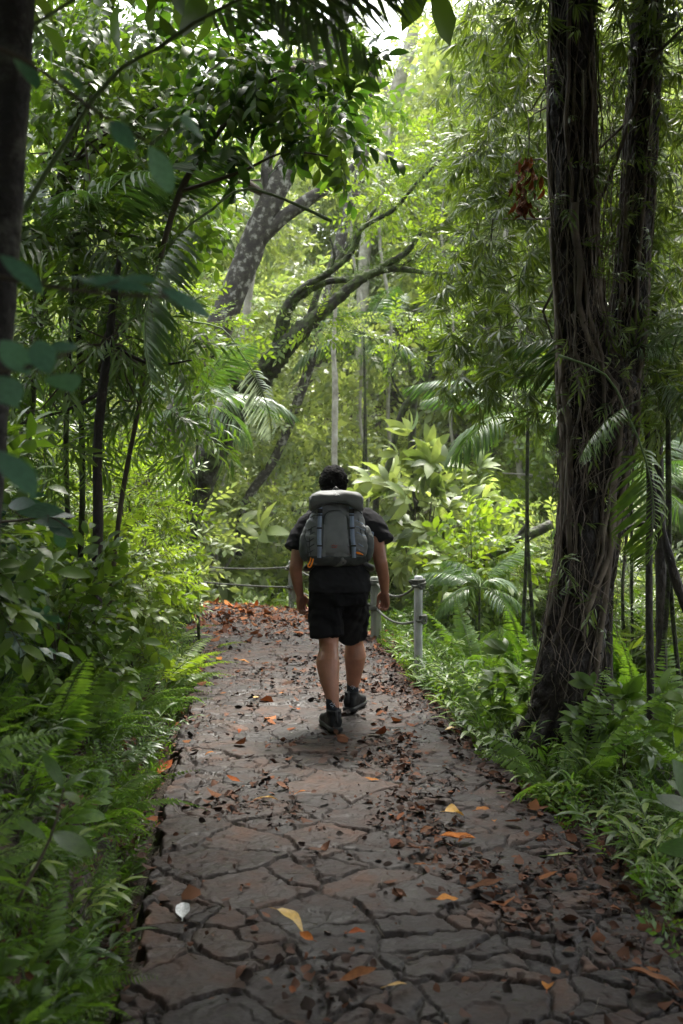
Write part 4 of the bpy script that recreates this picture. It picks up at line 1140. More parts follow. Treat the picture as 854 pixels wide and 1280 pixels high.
leaf_branch('young shoot with two broad pale leaves at the lower left', [(20, 1130), (62, 1050), (80, 985)], 2.9, [(80, 985, 55, 938), (80, 985, 102, 965), (80, 990, 100, 1000), (66, 1040, 112, 1062), (60, 1050, 22, 1022)], 'leaf_mid', 706, .3)
leaf_branch('shoot with broad glossy leaves cut off by the right edge', [(905, 1120), (880, 1070), (868, 1020)], 3.9, [(880, 1060, 825, 1058), (872, 1020, 820, 985), (868, 1010, 850, 950), (875, 1000, 835, 970)], 'leaf_dark', 708, .45)
# ------------------------------------------------------------------ modelling helpers for the hiker
def plain(name, col, rough=.6, spec=.3, bump=.15, bscale=90, var=.25, dist=.003, sheen=0):
    lo = tuple(c * (1 - var) for c in col); hi = tuple(c * (1 + var) for c in col)
    return noisemat(name, [(.3, lo), (.7, hi)], scale=14, rough=(rough - .08, rough + .08), bump=bump, bscale=bscale, dist=dist, spec=spec)
M['skin'] = plain('skin', (.27, .118, .072), .5, .4, .25, 60, .18)
M['hair'] = plain('hair', (.0035, .003, .003), .9, .1, 1.0, 160, .4, .01)
M['shirt'] = plain('shirt', (.012, .012, .014), .9, .12, .4, 220, .25, .002)
M['shorts'] = plain('shorts', (.004, .004, .005), .9, .1, .35, 220, .25, .002)
M['sock'] = plain('sock', (.02, .022, .03), .9, .1, .4, 200)
M['sock_mark'] = plain('sock_mark', (.45, .5, .62), .8, .1, .2, 200)
M['shoe'] = plain('shoe', (.0025, .0028, .004), .6, .2, .5, 120)
M['sole'] = plain('sole', (.008, .008, .009), .6, .4, .4, 80)
M['pack'] = plain('pack', (.15, .16, .165), .7, .3, .5, 260, .15, .0015)
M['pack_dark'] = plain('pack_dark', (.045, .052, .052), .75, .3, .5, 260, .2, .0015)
M['pack_lid'] = plain('pack_lid', (.10, .105, .105), .7, .3, .5, 260, .12, .0015)
M['strap'] = plain('strap', (.2, .25, .34), .7, .3, .4, 300, .15, .001)
M['plastic'] = plain('plastic', (.01, .01, .011), .4, .5, .1, 80)
M['orange'] = plain('orange', (.85, .25, .02), .6, .3, .1, 80, .1)
M['red_mark'] = plain('red_mark', (.35, .05, .03), .6, .3, .1, 80, .1)
M['white_mark'] = plain('white_mark', (.6, .62, .62), .6, .3, .1, 80, .1)
M['eye'] = plain('eye', (.7, .68, .65), .2, .5, 0, 80, .05)

def ellipsoid(c, rx, ry, rz, nu=24, nv=16, rot=None):
    V = []; F = []
    for i in range(nv + 1):
        ph = math.pi * i / nv
        for j in range(nu):
            th = 2 * math.pi * j / nu
            V.append((rx * math.sin(ph) * math.cos(th), ry * math.sin(ph) * math.sin(th), rz * math.cos(ph)))
    for i in range(nv):
        for j in range(nu):
            a, b_ = i * nu + j, i * nu + (j + 1) % nu
            F += [(a, a + nu, b_ + nu), (a, b_ + nu, b_)]
    V = np.array(V)
    if rot is not None: V = V @ np.array(rot).T
    return V + np.array(tuple(c)), np.array(F)

def capsule(pts, rad, seg=16, fine=4):
    """tapered rounded chain"""
    g = Geo(); V, F = tube(pts, rad, seg, fine=fine); g.add(V, F)
    for p, q in ((pts[0], rad[0]), (pts[-1], rad[-1])):
        V, F = ellipsoid(p, q, q, q, 14, 10); g.add(V, F)
    V, F, _, _ = g.arrays(); return V, F

def loft(rings, seg=32, n=2.3, close=True):
    """rings: (centre, ax, bx) with ax,bx vectors; superellipse section"""
    V = []; F = []
    for c, a, b_ in rings:
        a, b_, c = np.array(a, float), np.array(b_, float), np.array(tuple(c), float)
        for j in range(seg):
            t = 2 * math.pi * j / seg; cs, sn = math.cos(t), math.sin(t)
            V.append(c + a * np.sign(cs) * abs(cs) ** (2 / n) + b_ * np.sign(sn) * abs(sn) ** (2 / n))
    m_ = len(rings)
    for i in range(m_ - 1):
        for j in range(seg):
            p, q = i * seg + j, i * seg + (j + 1) % seg
            F += [(p, q, q + seg), (p, q + seg, p + seg)]
    if close:
        V.append(np.array(tuple(rings[0][0]), float)); V.append(np.array(tuple(rings[-1][0]), float))
        k = len(V)
        for j in range(seg):
            F.append((k - 2, (j + 1) % seg, j)); F.append((k - 1, (m_ - 1) * seg + j, (m_ - 1) * seg + (j + 1) % seg))
    return np.array(V), np.array(F)

def remesh(g, name, mat, voxel, smooth=6, parent=None, wrinkle=0.0, wscale=14, seed=0):
    o = g.build(name + '_src', mat)
    md = o.modifiers.new('r', 'REMESH'); md.mode = 'VOXEL'; md.voxel_size = voxel; md.use_smooth_shade = True
    ms_ = o.modifiers.new('s', 'SMOOTH'); ms_.iterations = smooth; ms_.factor = .5
    dg = bpy.context.evaluated_depsgraph_get(); dg.update()
    me = bpy.data.meshes.new_from_object(o.evaluated_get(dg)); me.name = name
    bpy.data.objects.remove(o)
    if wrinkle:
        n = len(me.vertices); co = np.empty(n * 3); me.vertices.foreach_get('co', co); co = co.reshape(-1, 3)
        no = np.empty(n * 3); me.vertices.foreach_get('normal', no); no = no.reshape(-1, 3)
        w_ = (fbm(co[:, 0] * wscale + co[:, 1] * 9 + seed, co[:, 2] * wscale * .8 + co[:, 0] * 6 + co[:, 1] * 12, 3) - .5)
        rid = 1 - np.abs(2 * fbm(co[:, 0] * wscale * .6 + co[:, 2] * 8 + 33, co[:, 2] * wscale + co[:, 1] * 7, 2) - 1) * 2
        co += no * (w_ * wrinkle + rid * wrinkle * .35)[:, None]
        me.vertices.foreach_set('co', co.ravel())
    me.materials.clear(); me.materials.append(mat)
    me.polygons.foreach_set('use_smooth', np.ones(len(me.polygons), bool))
    if not me.attributes.get('rnd'):
        me.attributes.new('rnd', 'FLOAT', 'POINT')
    me.update()
    o = bpy.data.objects.new(name, me); COL.objects.link(o); o.parent = parent
    return o

def v3(p): return np.array(tuple(p), float)
def q(px_, py_, Y): return v3(P(px_, py_, Y))
YB = 7.08
man = empty('person', (0, 0, 0)); HO = v3(P(424, 905, YB)); HO[2] = 0.0
man.location = HO
tag(man, 'hiker seen from behind walking up the path in black t-shirt and black shorts', 'person')

def ring(px_, z, Y, hw, hd, yaw=0.0):
    c = np.array([(px_ - 427) / FPX * Y, Y, z]) - HO
    return (c, (hw * math.cos(yaw), hw * math.sin(yaw), 0), (-hd * math.sin(yaw), hd * math.cos(yaw), 0))
hd_c = q(417, 604.5, 7.19) - HO
g = Geo()
# torso and neck
V, F = loft([ring(424, .82, 7.07, .12, .10), ring(424, .87, 7.07, .165, .115), ring(424, .94, 7.08, .17, .12), ring(424, 1.02, 7.09, .155, .11), ring(424, 1.12, 7.11, .16, .11), ring(424, 1.24, 7.13, .18, .12), ring(424, 1.33, 7.14, .18, .105), ring(424, 1.38, 7.15, .150, .08), ring(422, 1.42, 7.16, .10, .07), ring(420, 1.45, 7.165, .065, .065)], 32); g.add(V, F)
V, F = capsule([ring(421, 1.40, 7.16, 0, 0)[0], ring(418, 1.53, 7.18, 0, 0)[0]], [.066, .058]); g.add(V, F)
# head: skull, jaw, nose, ears
V, F = ellipsoid(hd_c + (0, -.005, .012), .078, .095, .098); g.add(V, F)
V, F = ellipsoid(hd_c + (0, .025, -.045), .058, .068, .070); g.add(V, F)
V, F = ellipsoid(hd_c + (0, .070, -.088), .026, .02, .018); g.add(V, F)
V, F = capsule([hd_c + (0, .088, .005), hd_c + (0, .112, -.032)], [.009, .014], 10); g.add(V, F)
V, F = ellipsoid(hd_c + (0, .088, -.062), .024, .012, .009); g.add(V, F)
V, F = ellipsoid(hd_c + (0, .086, .022), .05, .012, .009); g.add(V, F)
for s in (-1, 1):
    V, F = ellipsoid(hd_c + (s * .084, .0, -.012), .010, .020, .032); g.add(V, F)
def arm(s, pts):
    p = [q(a, b_, c) - HO for a, b_, c, _ in pts]; rr = [d for *_, d in pts]
    V, F = capsule(p, rr, 16, 5); g.add(V, F)
    w = p[-1]; dn = norm((p[-1] - p[-2]))*.9 + np.array([0, .12, -.35]); dn = dn / np.linalg.norm(dn)
    inn = np.array([-s, 0, 0.]) ; inn = inn - dn * np.dot(inn, dn); inn /= np.linalg.norm(inn)
    fw = np.cross(dn, inn); fw = fw if fw[1] > 0 else -fw
    # turn the palm to face slightly back
    c, s_ = math.cos(R(35)), math.sin(R(35)); inn, fw = inn * c - fw * s_, fw * c + inn * s_
    for k in range(4):
        o_ = fw * (.031 - .0205 * k)
        V, F = capsule([w + o_ * .45, w + dn * .045 + o_ * .9, w + dn * .088 + o_ * 1.08], [.017, .0155, .0115], 10, 2); g.add(V, F)
        L = [.9, 1.0, .95, .76][k]
        k0 = w + dn * .088 + o_ * 1.12
        k1 = k0 + (dn * .034 + inn * .014) * L
        k2 = k1 + (dn * .006 + inn * .027) * L
        k3 = k2 + (-dn * .016 + inn * .008) * L
        V, F = capsule([k0, k1, k2, k3], [.0098, .0092, .0085, .0075], 10, 2); g.add(V, F)
    t0 = w + dn * .022 + fw * .026; t1 = w + dn * .055 + fw * .046 + inn * .018; t2 = t1 + dn * .032 + inn * .012 - fw * .006; t3 = t2 + dn * .022 + inn * .012 - fw * .012
    V, F = capsule([t0, t1, t2, t3], [.015, .0125, .0105, .0085], 10, 2); g.add(V, F)
arm(-1, [(386, 651, 7.13, .052), (376, 676, 7.08, .050), (371, 704, 7.04, .044), (370, 712, 7.05, .043), (372, 728, 7.09, .036), (375, 743, 7.12, .027)])
arm(1, [(462, 651, 7.13, .052), (470, 672, 7.08, .050), (475, 698, 7.02, .045), (477, 708, 7.03, .044), (480, 724, 7.08, .037), (481, 739, 7.12, .027)])
def legc(pts):
    p = [q(a, b_, c) - HO for a, b_, c, _ in pts]; rr = [d for *_, d in pts]
    V, F = capsule(p, rr, 20, 5); g.add(V, F)
    return p[-1]
ankL = legc([(410, 742, 7.07, .095), (409, 770, 7.07, .083), (411, 800, 7.06, .066), (411, 812, 7.03, .062), (410, 829, 6.965, .078), (412, 850, 6.92, .063), (416, 875, 6.88, .040), (417, 893, 6.87, .037)])
ankR = legc([(438, 742, 7.12, .093), (440, 768, 7.24, .08), (442, 794, 7.37, .066), (443, 804, 7.40, .062), (444, 820, 7.415, .077), (443, 838, 7.44, .062), (441, 860, 7.46, .038), (440, 872, 7.46, .037)])
def footdir(yaw): return np.array([math.sin(yaw), math.cos(yaw), 0])
feet = [(ankL, R(-16), 0.0), (ankR, R(20), 0.0)]
for a_, yaw, _ in feet:
    d = footdir(yaw); V, F = capsule([np.array([a_[0], a_[1], .06]) - d * .03, np.array([a_[0], a_[1], .05]) + d * .15], [.033, .026]); g.add(V, F)
remesh(g, 'body', M['skin'], .0048, 4, man)
for s in (-1, 1):
    V, F = ellipsoid(hd_c + (s * .030, .083, .004), .013, .010, .010, 14, 10); ge = Geo(); ge.add(V, F); ge.build('eye', M['eye'], man)
    V, F = ellipsoid(hd_c + (s * .030, .0925, .004), .005, .0022, .005, 12, 8); ge = Geo(); ge.add(V, F); ge.build('eye', M['plastic'], man).name = 'pupil'
# hair: close curly cap down to the nape
g = Geo(); rh = np.random.default_rng(3)
V, F = ellipsoid(hd_c + (0, -.014, .018), .094, .104, .106, 36, 26); g.add(V, F)
V, F = ellipsoid(hd_c + (0, -.045, -.04), .080, .062, .062, 26, 16); g.add(V, F)
for i in range(420):
    d = norm(rh.normal(size=3))
    if d[1] > .45 and d[2] < .55: continue
    if d[2] < -.55: continue
    c = hd_c + (0, -.014, .018) + d * (.090, .100, .102)
    V, F = ellipsoid(c, .008, .008, .008, 8, 6); g.add(V, F)
V, F, A_, M_ = g.arrays()
hr = remesh(g, 'hair', M['hair'], .005, 2, man, wrinkle=.012, wscale=70)

# t-shirt
g = Geo()
V, F = loft([ring(424, .885, 7.07, .205, .150), ring(424, .93, 7.07, .205, .15), ring(424, 1.02, 7.09, .195, .14), ring(424, 1.12, 7.11, .192, .137), ring(424, 1.24, 7.13, .205, .14), ring(424, 1.32, 7.14, .212, .135), ring(424, 1.375, 7.15, .195, .11), ring(423, 1.42, 7.16, .13, .09), ring(421, 1.45, 7.165, .080, .078)], 36); g.add(V, F)
for s, pts in ((-1, [(392, 651, 7.14, .078), (383, 660, 7.12, .077), (375, 674, 7.10, .073), (369, 688, 7.08, .074)]), (1, [(456, 650, 7.14, .078), (466, 657, 7.12, .076), (473, 667, 7.10, .072), (479, 679, 7.08, .071)])):
    p = [q(a, b_, c) - HO for a, b_, c, _ in pts]; rr = [d for *_, d in pts]
    V, F = tube(p, rr, 24, fine=4); g.add(V, F)
    V, F = ellipsoid(p[0], rr[0], rr[0], rr[0]); g.add(V, F)
remesh(g, 't_shirt', M['shirt'], .007, 5, man, wrinkle=.018, wscale=14)
# shorts
g = Geo()
V, F = loft([ring(424, .80, 7.08, .175, .135), ring(424, .86, 7.08, .188, .14), ring(424, .93, 7.08, .186, .138), ring(424, .98, 7.09, .176, .13)], 32); g.add(V, F)
for pts in ([(410, 742, 7.07, .110), (408, 765, 7.06, .114), (407, 780, 7.06, .113), (408, 795, 7.05, .110)], [(438, 742, 7.12, .108), (440, 762, 7.20, .105), (440, 778, 7.27, .100), (439, 795, 7.33, .098)]):
    p = [q(a, b_, c) - HO for a, b_, c, _ in pts]; rr = [d for *_, d in pts]
    V, F = tube(p, rr, 28, fine=4); g.add(V, F)
remesh(g, 'shorts', M['shorts'], .007, 5, man, wrinkle=.036, wscale=9, seed=5)
# socks and shoes
for (a_, yaw, z0), pts in zip(feet, ([(415.5, 873, 6.885, .0425), (416, 885, 6.875, .043), (417, 898, 6.87, .043)], [(441, 853, 7.455, .0415), (441, 862, 7.46, .042), (440, 874, 7.46, .042)])):
    p = [q(x_, y_, c) - HO for x_, y_, c, _ in pts]; rr = [d for *_, d in pts]
    V, F = tube(p, rr, 22, fine=3); g = Geo(); g.add(V, F); so = g.build('sock', M['sock'], man)
    # small light zigzag marks on the back of the sock
    g = Geo(); c0 = (p[0] + p[1]) / 2
    for dx, dz, w_, h_, rt in ((-.012, .006, .014, .003, .5), (-.002, .010, .012, .003, -.4), (.008, .002, .014, .003, .7), (.016, -.004, .010, .003, -.5), (-.006, -.006, .014, .003, -.2), (.003, -.012, .012, .003, .6)):
        X_s = np.array([math.cos(rt) * w_ / 2, 0, math.sin(rt) * w_ / 2]); Z_s = np.array([-math.sin(rt) * h_ / 2, 0, math.cos(rt) * h_ / 2])
        cc = c0 + np.array([dx, -math.sqrt(max(rr[0] ** 2 - dx * dx, 0)) - .0035, dz])
        g.add([cc - X_s - Z_s, cc + X_s - Z_s, cc + X_s + Z_s, cc - X_s + Z_s, cc - X_s - Z_s + (0, .004, 0), cc + X_s - Z_s + (0, .004, 0), cc + X_s + Z_s + (0, .004, 0), cc - X_s + Z_s + (0, .004, 0)],
              [(0, 1, 2), (0, 2, 3), (0, 4, 5), (0, 5, 1), (3, 2, 6), (3, 6, 7), (0, 3, 7), (0, 7, 4), (1, 5, 6), (1, 6, 2)])
    g.build('pattern', M['sock_mark'], so, smooth=False)
    d = footdir(yaw); sd = np.array([d[1], -d[0], 0]); up = np.array([0, 0, 1.])
    hc = np.array([a_[0], a_[1], 0]) - d * .075
    g = Geo()
    rings = []
    for s_, hw, h_ in ((-.004, .022, .05), (.01, .040, .085), (.04, .046, .112), (.09, .048, .118), (.125, .046, .105), (.16, .049, .082), (.21, .053, .066), (.255, .047, .056), (.285, .030, .042), (.295, .012, .03)):
        rings.append((hc + d * s_ + up * (.02 + h_ / 2), sd * hw, up * h_ / 2))
    V, F = loft(rings, 24, 2.6); g.add(V, F)
    V, F = tube([hc + d * .065 + up * .09, hc + d * .06 + up * .135], [.050, .047], 20); g.add(V, F)
    sh = remesh(g, 'shoe', M['shoe'], .005, 3, man, wrinkle=.004, wscale=30)
    g = Geo(); rings = []
    for s_, hw in ((-.012, .026), (.0, .043), (.03, .050), (.09, .047), (.14, .048), (.21, .057), (.265, .050), (.295, .032), (.308, .014)):
        lift = .012 * max(0, (s_ - .22) / .08) ** 2
        rings.append((hc + d * s_ + up * (.018 + lift), sd * hw, up * .016))
    V, F = loft(rings, 24, 4); g.add(V, F); g.build('sole', M['sole'], sh)
    g = Geo()
    V, F = tube([hc - d * .006 + up * .06, hc - d * .002 + up * .10, hc + d * .012 + up * .145], [.008, .009, .007], 8); g.add(V, F); g.build('heel_tab', M['sole'], sh)
    g = Geo()
    for k in range(4):
        b0 = hc + d * (.12 + .022 * k) + up * (.128 - .014 * k)
        V, F = tube([b0 - sd * .026, b0 + up * .006, b0 + sd * .026], .0025, 5); g.add(V, F)
    g.build('shoe_lace', M['sock'], sh)

# ------------------------------------------------------------------ rucksack
YP = 6.99                                    # the face lying against his back
bag = empty('backpack', (0, 0, 0)); bag.location = HO
tag(bag, 'large grey hiking rucksack with two blue grey straps on the back of the hiker', 'backpack')
prof = [  # z, centre px, half width, depth behind YP
 (1.075, 421, .150, .10), (1.09, 421, .178, .135), (1.12, 421, .200, .165), (1.16, 421, .212, .185), (1.20, 421, .214, .195), (1.26, 420, .204, .195), (1.32, 420, .190, .185), (1.38, 420, .172, .17), (1.43, 420, .158, .155), (1.47, 420, .148, .14)]
def bring(z, px_, hw, dp):
    c = np.array([(px_ - 427) / FPX * (YP - dp / 2), YP - dp / 2, z]) - HO
    return (c, (hw, 0, 0), (0, dp / 2, 0))
def bsurf(x, z, off=.0):
    """point on the back of the bag at sideways offset x (m from bag centre) and height z"""
    zz = [p[0] for p in prof]
    hw = np.interp(z, zz, [p[2] for p in prof]); dp = np.interp(z, zz, [p[3] for p in prof]); cx = np.interp(z, zz, [(p[1] - 427) / FPX * (YP - p[3] / 2) for p in prof])
    u = min(.999, abs(x) / hw)
    return np.array([cx + x, YP - dp / 2 - (dp / 2) * (1 - u ** 2.8) ** (1 / 2.8) - off, z]) - HO
g = Geo(); V, F = loft([bring(*p) for p in prof], 48, 2.8); g.add(V, F)
remesh(g, 'main_bag', M['pack'], .006, 4, bag, wrinkle=.024, wscale=13, seed=9)
# darker bottom compartment
g = Geo(); V, F = loft([bring(z, px_, hw + .005, dp + .009) for z, px_, hw, dp in [(1.068, 421, .135, .09), (1.075, 421, .160, .115), (1.09, 421, .182, .138), (1.12, 421, .202, .165), (1.135, 421, .205, .172)]], 48, 2.8); g.add(V, F)
remesh(g, 'bottom_compartment', M['pack_dark'], .006, 4, bag, wrinkle=.012, wscale=16, seed=19)
# front panel pocket (slightly raised smoother panel) with seam
def patch(x0, x1, z0, z1, off, th, mat, name, nx=14, nz=16, taper=0.0, arch=0.0, parent=bag, wr=0.0):
    V = []
    for lay in (0, 1):
        for i in range(nz + 1):
            t = i / nz; 
            for j in range(nx + 1):
                u = j / nx; z_ = z0 + (z1 - z0 + arch * math.sin(math.pi * u)) * t
                xm = (x0 + x1) / 2; hw = (x1 - x0) / 2 * (1 - taper * t)
                x_ = xm + (2 * u - 1) * hw
                e_ = min(1, min(u, 1 - u) * 6, min(t, 1 - t) * 6)
                V.append(bsurf(x_, z_, off + (th * (.4 + .6 * e_) + wr * math.sin(9 * u + 14 * t)) * (1 - lay)))
    V = np.array(V); n1 = (nx + 1) * (nz + 1); F = []
    for i in range(nz):
        for j in range(nx):
            a = i * (nx + 1) + j
            F += [(a, a + nx + 2, a + 1), (a, a + nx + 1, a + nx + 2), (a + n1, a + 1 + n1, a + nx + 2 + n1), (a + n1, a + nx + 2 + n1, a + nx + 1 + n1)]
    rim = [j for j in range(nx + 1)] + [(i + 1) * (nx + 1) - 1 for i in range(1, nz + 1)] + [nz * (nx + 1) + j for j in range(nx - 1, -1, -1)] + [i * (nx + 1) for i in range(nz - 1, 0, -1)]
    for k in range(len(rim)):
        a, b_ = rim[k], rim[(k + 1) % len(rim)]
        F += [(a, b_, b_ + n1), (a, b_ + n1, a + n1)]
    g = Geo(); g.add(V, F); return g.build(name, mat, parent)
patch(-.088, .088, 1.145, 1.40, .0, .014, M['pack'], 'front_pocket', taper=.18, arch=.03, wr=.0012)
# seams: round the front pocket, down the middle of the bag's shoulders, and a dark edge for the shadow under the lid
sp = [bsurf(x_, z_, .010) for x_, z_ in [(-.088, 1.15), (-.087, 1.22), (-.082, 1.30), (-.076, 1.37), (-.066, 1.405), (-.035, 1.425), (0, 1.43), (.035, 1.425), (.066, 1.405), (.076, 1.37), (.082, 1.30), (.087, 1.22), (.088, 1.15)]]
V, F = tube(sp, .0030, 5, fine=4); g = Geo(); g.add(V, F); g.build('zip', M['pack_dark'], bag)
for s in (-1, 1):
    V, F = tube([bsurf(s * x_, z_, .003) for x_, z_ in [(.150, 1.10), (.172, 1.17), (.166, 1.26), (.150, 1.34), (.132, 1.42)]], .0032, 5, fine=5); g = Geo(); g.add(V, F); g.build('seam', M['pack_dark'], bag)
# pleated side panels
for s in (-1, 1):
    g = Geo()
    for k in range(7):
        z_ = 1.17 + k * .036; hw = np.interp(z_, [p[0] for p in prof], [p[2] for p in prof])
        pts = [bsurf(s * x_, z_ + .012 * math.sin(x_ * 60), .004) for x_ in np.linspace(hw * .66, hw * .97, 6)]
        V, F = tube(pts, .0035, 5, fine=2); g.add(V, F)
    g.build('side_lacing', M['strap'] if s > 0 else M['pack_dark'], bag)
    # side pocket bulging at the hip
    zc = 1.20; hw = .205
    c = np.array([(421 - 427) / FPX * YP + s * (hw - .004), YP - .095, zc]) - HO
    g = Geo(); V, F = ellipsoid(c, .040, .07, .105); g.add(V, F); V, F = ellipsoid(c + (s * -.006, 0, .06), .030, .055, .07); g.add(V, F)
    remesh(g, 'side_pocket', M['pack_dark'], .006, 4, bag, wrinkle=.012, wscale=16, seed=30 + s)
# lid: padded cap with corners drooping over the top of the bag
g = Geo(); rings = []
for i in range(17):
    x_ = -.168 + .336 * i / 16; u = x_ / .168
    zt = 1.556 - .018 * abs(u) ** 3 - .006 * (1 - abs(u)); zb = 1.478 - .075 * abs(u) ** 2.6
    k = max((1 - min(1, abs(u)) ** 14) ** .5, .6)
    c = np.array([(420.5 - 427) / FPX * 6.9 + x_, YP - .105, (zt + zb) / 2]) - HO
    rings.append((c, (0, .112 * (.8 + .2 * k), 0), (0, .012 * u, (zt - zb) / 2 * k)))
V, F = loft(rings, 36, 3.4); g.add(V, F)
lid = remesh(g, 'lid', M['pack_lid'], .006, 5, bag, wrinkle=.018, wscale=11, seed=14)
def mark(pts3, mat, name, parent, rad=.0016):
    g = Geo(); V, F = tube(pts3, rad, 5); g.add(V, F); return g.build(name, mat, parent)
V, F = tube([np.array([(420.5 - 427) / FPX * 6.9 + .165 * u, YP - .214 + .02 * abs(u) ** 6, 1.480 - .072 * abs(u) ** 2.6]) - HO for u in np.linspace(-1, 1, 15)], .0042, 6, fine=2); g = Geo(); g.add(V, F); g.build('hem', M['pack_dark'], lid)  # dark tube along the lid's lower edge stands in for the shadow beneath
lc = np.array([(420 - 427) / FPX * 6.78, YP - .219, 1.532]) - HO
mark([lc + (-.024, .002, -.006), lc + (-.008, 0, .003), lc + (-.002, 0, .008), lc + (.006, 0, .002), lc + (.011, 0, .005), lc + (.026, .002, -.007)], M['white_mark'], 'logo', lid, .0022)
mark([lc + (.085, .006, -.004), lc + (.088, .006, -.012)], M['plastic'], 'eyelet', lid, .004)
# painted shadow edge along the lid's lower border ends here
# two webbing straps with buckles
for sx_, xb in ((-1, -.108), (1, .108)):
    sg = Geo()
    V2 = []
    zs = np.linspace(1.125, 1.455, 18)
    for z_ in zs:
        xx = sx_ * np.interp(z_, [1.12, 1.46], [.112, .100])
        for dx, of in ((-.0135, .002), (.0135, .002), (.0135, .019), (-.0135, .019)):
            V2.append(bsurf(xx + dx, z_, of + .002 * math.sin(z_ * 70)))
    F2 = []
    for i in range(len(zs) - 1):
        for j in range(4):
            a, b_ = 4 * i + j, 4 * i + (j + 1) % 4
            F2 += [(a, b_, b_ + 4), (a, b_ + 4, a + 4)]
    sg.add(np.array(V2), np.array(F2)); st = sg.build('webbing_strap', M['strap'], bag, smooth=False)
    for zb_, hh in ((1.425, .026), (1.318, .010), (1.205, .010), (1.40, .008)):
        xx = sx_ * np.interp(zb_, [1.12, 1.46], [.112, .100])
        g = Geo(); pc = bsurf(xx, zb_, .022)
        V, F = loft([(pc + (0, 0, -hh / 2), (.017, 0, 0), (0, .006, 0)), (pc + (0, 0, hh / 2), (.017, 0, 0), (0, .006, 0))], 16, 5); g.add(V, F); g.build('buckle', M['plastic'], st, smooth=False)
# small red mark, orange pull and orange tab
mc = bsurf(-.012, 1.205, .016)
for dz in (0, -.010):
    mark([mc + (-.020, 0, dz), mc + (-.006, -.001, dz + .006 * (dz == 0)), mc + (.004, -.001, dz - .003), mc + (.016, 0, dz + .003)], M['red_mark'], 'logo', bag, .0022)
oc = bsurf(-.165, 1.125, .006)
g = Geo()
for a_, b_ in (((0, 0, 0), (-.022, -.004, -.055)), ((.016, 0, .002), (-.004, -.004, -.060))):
    V, F = tube([oc + a_, oc + (np.array(a_) * .5 + np.array(b_) * .5) + (.003, -.004, 0), oc + b_], .0055, 8, fine=3); g.add(V, F)
V, F = tube([oc + (-.022, -.004, -.055), oc + (-.014, -.005, -.062), oc + (-.004, -.004, -.060)], .005, 8, fine=2); g.add(V, F)
V, F = tube([oc + (-.002, 0, .004), oc + (.02, 0, .004)], .007, 8); g.add(V, F)
g.build('pull_loop', M['orange'], bag)
oc = bsurf(.150, 1.155, .006)
g = Geo(); V, F = tube([oc + (-.035, .0, .006), oc + (-.01, -.003, .0), oc + (.02, 0, -.010)], [.004, .008, .003], 8, fine=3); g.add(V, F); g.build('orange_tab', M['orange'], bag)
# shoulder straps over his shoulders and hip belt
for s in (-1, 1):
    c0 = ring(424, 0, 7.14, 0, 0)[0]
    pts = [c0 + (s * .075, -.13, 1.36), c0 + (s * .105, -.07, 1.445), c0 + (s * .125, .02, 1.445), c0 + (s * .14, .11, 1.38), c0 + (s * .15, .145, 1.27), c0 + (s * .175, .10, 1.15), c0 + (s * .19, -.03, 1.10), c0 + (s * .18, -.13, 1.12)]
    V, F = tube(pts, [.02, .024, .026, .026, .024, .014, .01, .01], 12, fine=5); g = Geo(); g.add(V, F); g.build('shoulder_strap', M['pack_dark'], bag)
    pts = [c0 + (s * .12, -.15, 1.10), c0 + (s * .2, -.10, 1.045), c0 + (s * .215, .0, 1.03), c0 + (s * .15, .13, 1.03), c0 + (0, .165, 1.03)]
    V, F = tube(pts, [.012, .024, .026, .016, .011], 12, fine=5); g = Geo(); g.add(V, F); g.build('hip_belt', M['plastic'], bag)
    V, F = tube([c0 + (s * .205, -.09, 1.30), c0 + (s * .225, -.11, 1.27), c0 + (s * .215, -.12, 1.245)], .006, 6, fine=3); g = Geo(); g.add(V, F); g.build('compression_strap', M['strap'], bag)
V, F = tube([bsurf(-.03, 1.46, -.10) + (0, 0, .08), bsurf(0, 1.46, -.10) + (0, 0, .115), bsurf(.03, 1.46, -.10) + (0, 0, .08)], .006, 8, fine=4); g = Geo(); g.add(V, F); g.build('grab_handle', M['plastic'], bag)

# ------------------------------------------------------------------ posts and ropes
M['post_grey'] = noisemat('post_grey', [(.3, (.20, .21, .20)), (.5, (.36, .37, .38)), (.75, (.48, .49, .5))], scale=9, stretch=(1, 1, .3), bump=.25, rough=(.45, .7))
M['post_wood'] = noisemat('post_wood', [(.3, (.09, .10, .08)), (.55, (.19, .20, .17)), (.75, (.26, .27, .23))], scale=12, stretch=(1, 1, .2), bump=.6)
M['rope'] = noisemat('rope', [(.3, (.02, .022, .018)), (.6, (.07, .075, .06))], scale=40, bump=1.0, bscale=150, dist=.004)
A = P(523, 842, 8.9); B_ = P(470, 797, 10.9); C_ = Vector((-.62, 13.45, 0)); D_ = Vector((-2.9, 15.0, 0)); E_ = Vector((-5.4, 16.0, 0))
posts = [(A, .79, .036, 'post_grey', 'pale grey round post with dark rope knots, nearest of the rope fence'),
         (B_, .60, .055, 'post_wood', 'thick weathered wooden post behind the hiker\'s right hand'),
         (C_, .56, .05, 'post_wood', 'wooden rope post at the bend behind the hiker\'s left hand'),
         (D_, .56, .05, 'post_wood', 'far rope post half hidden in ferns left of the bend')]
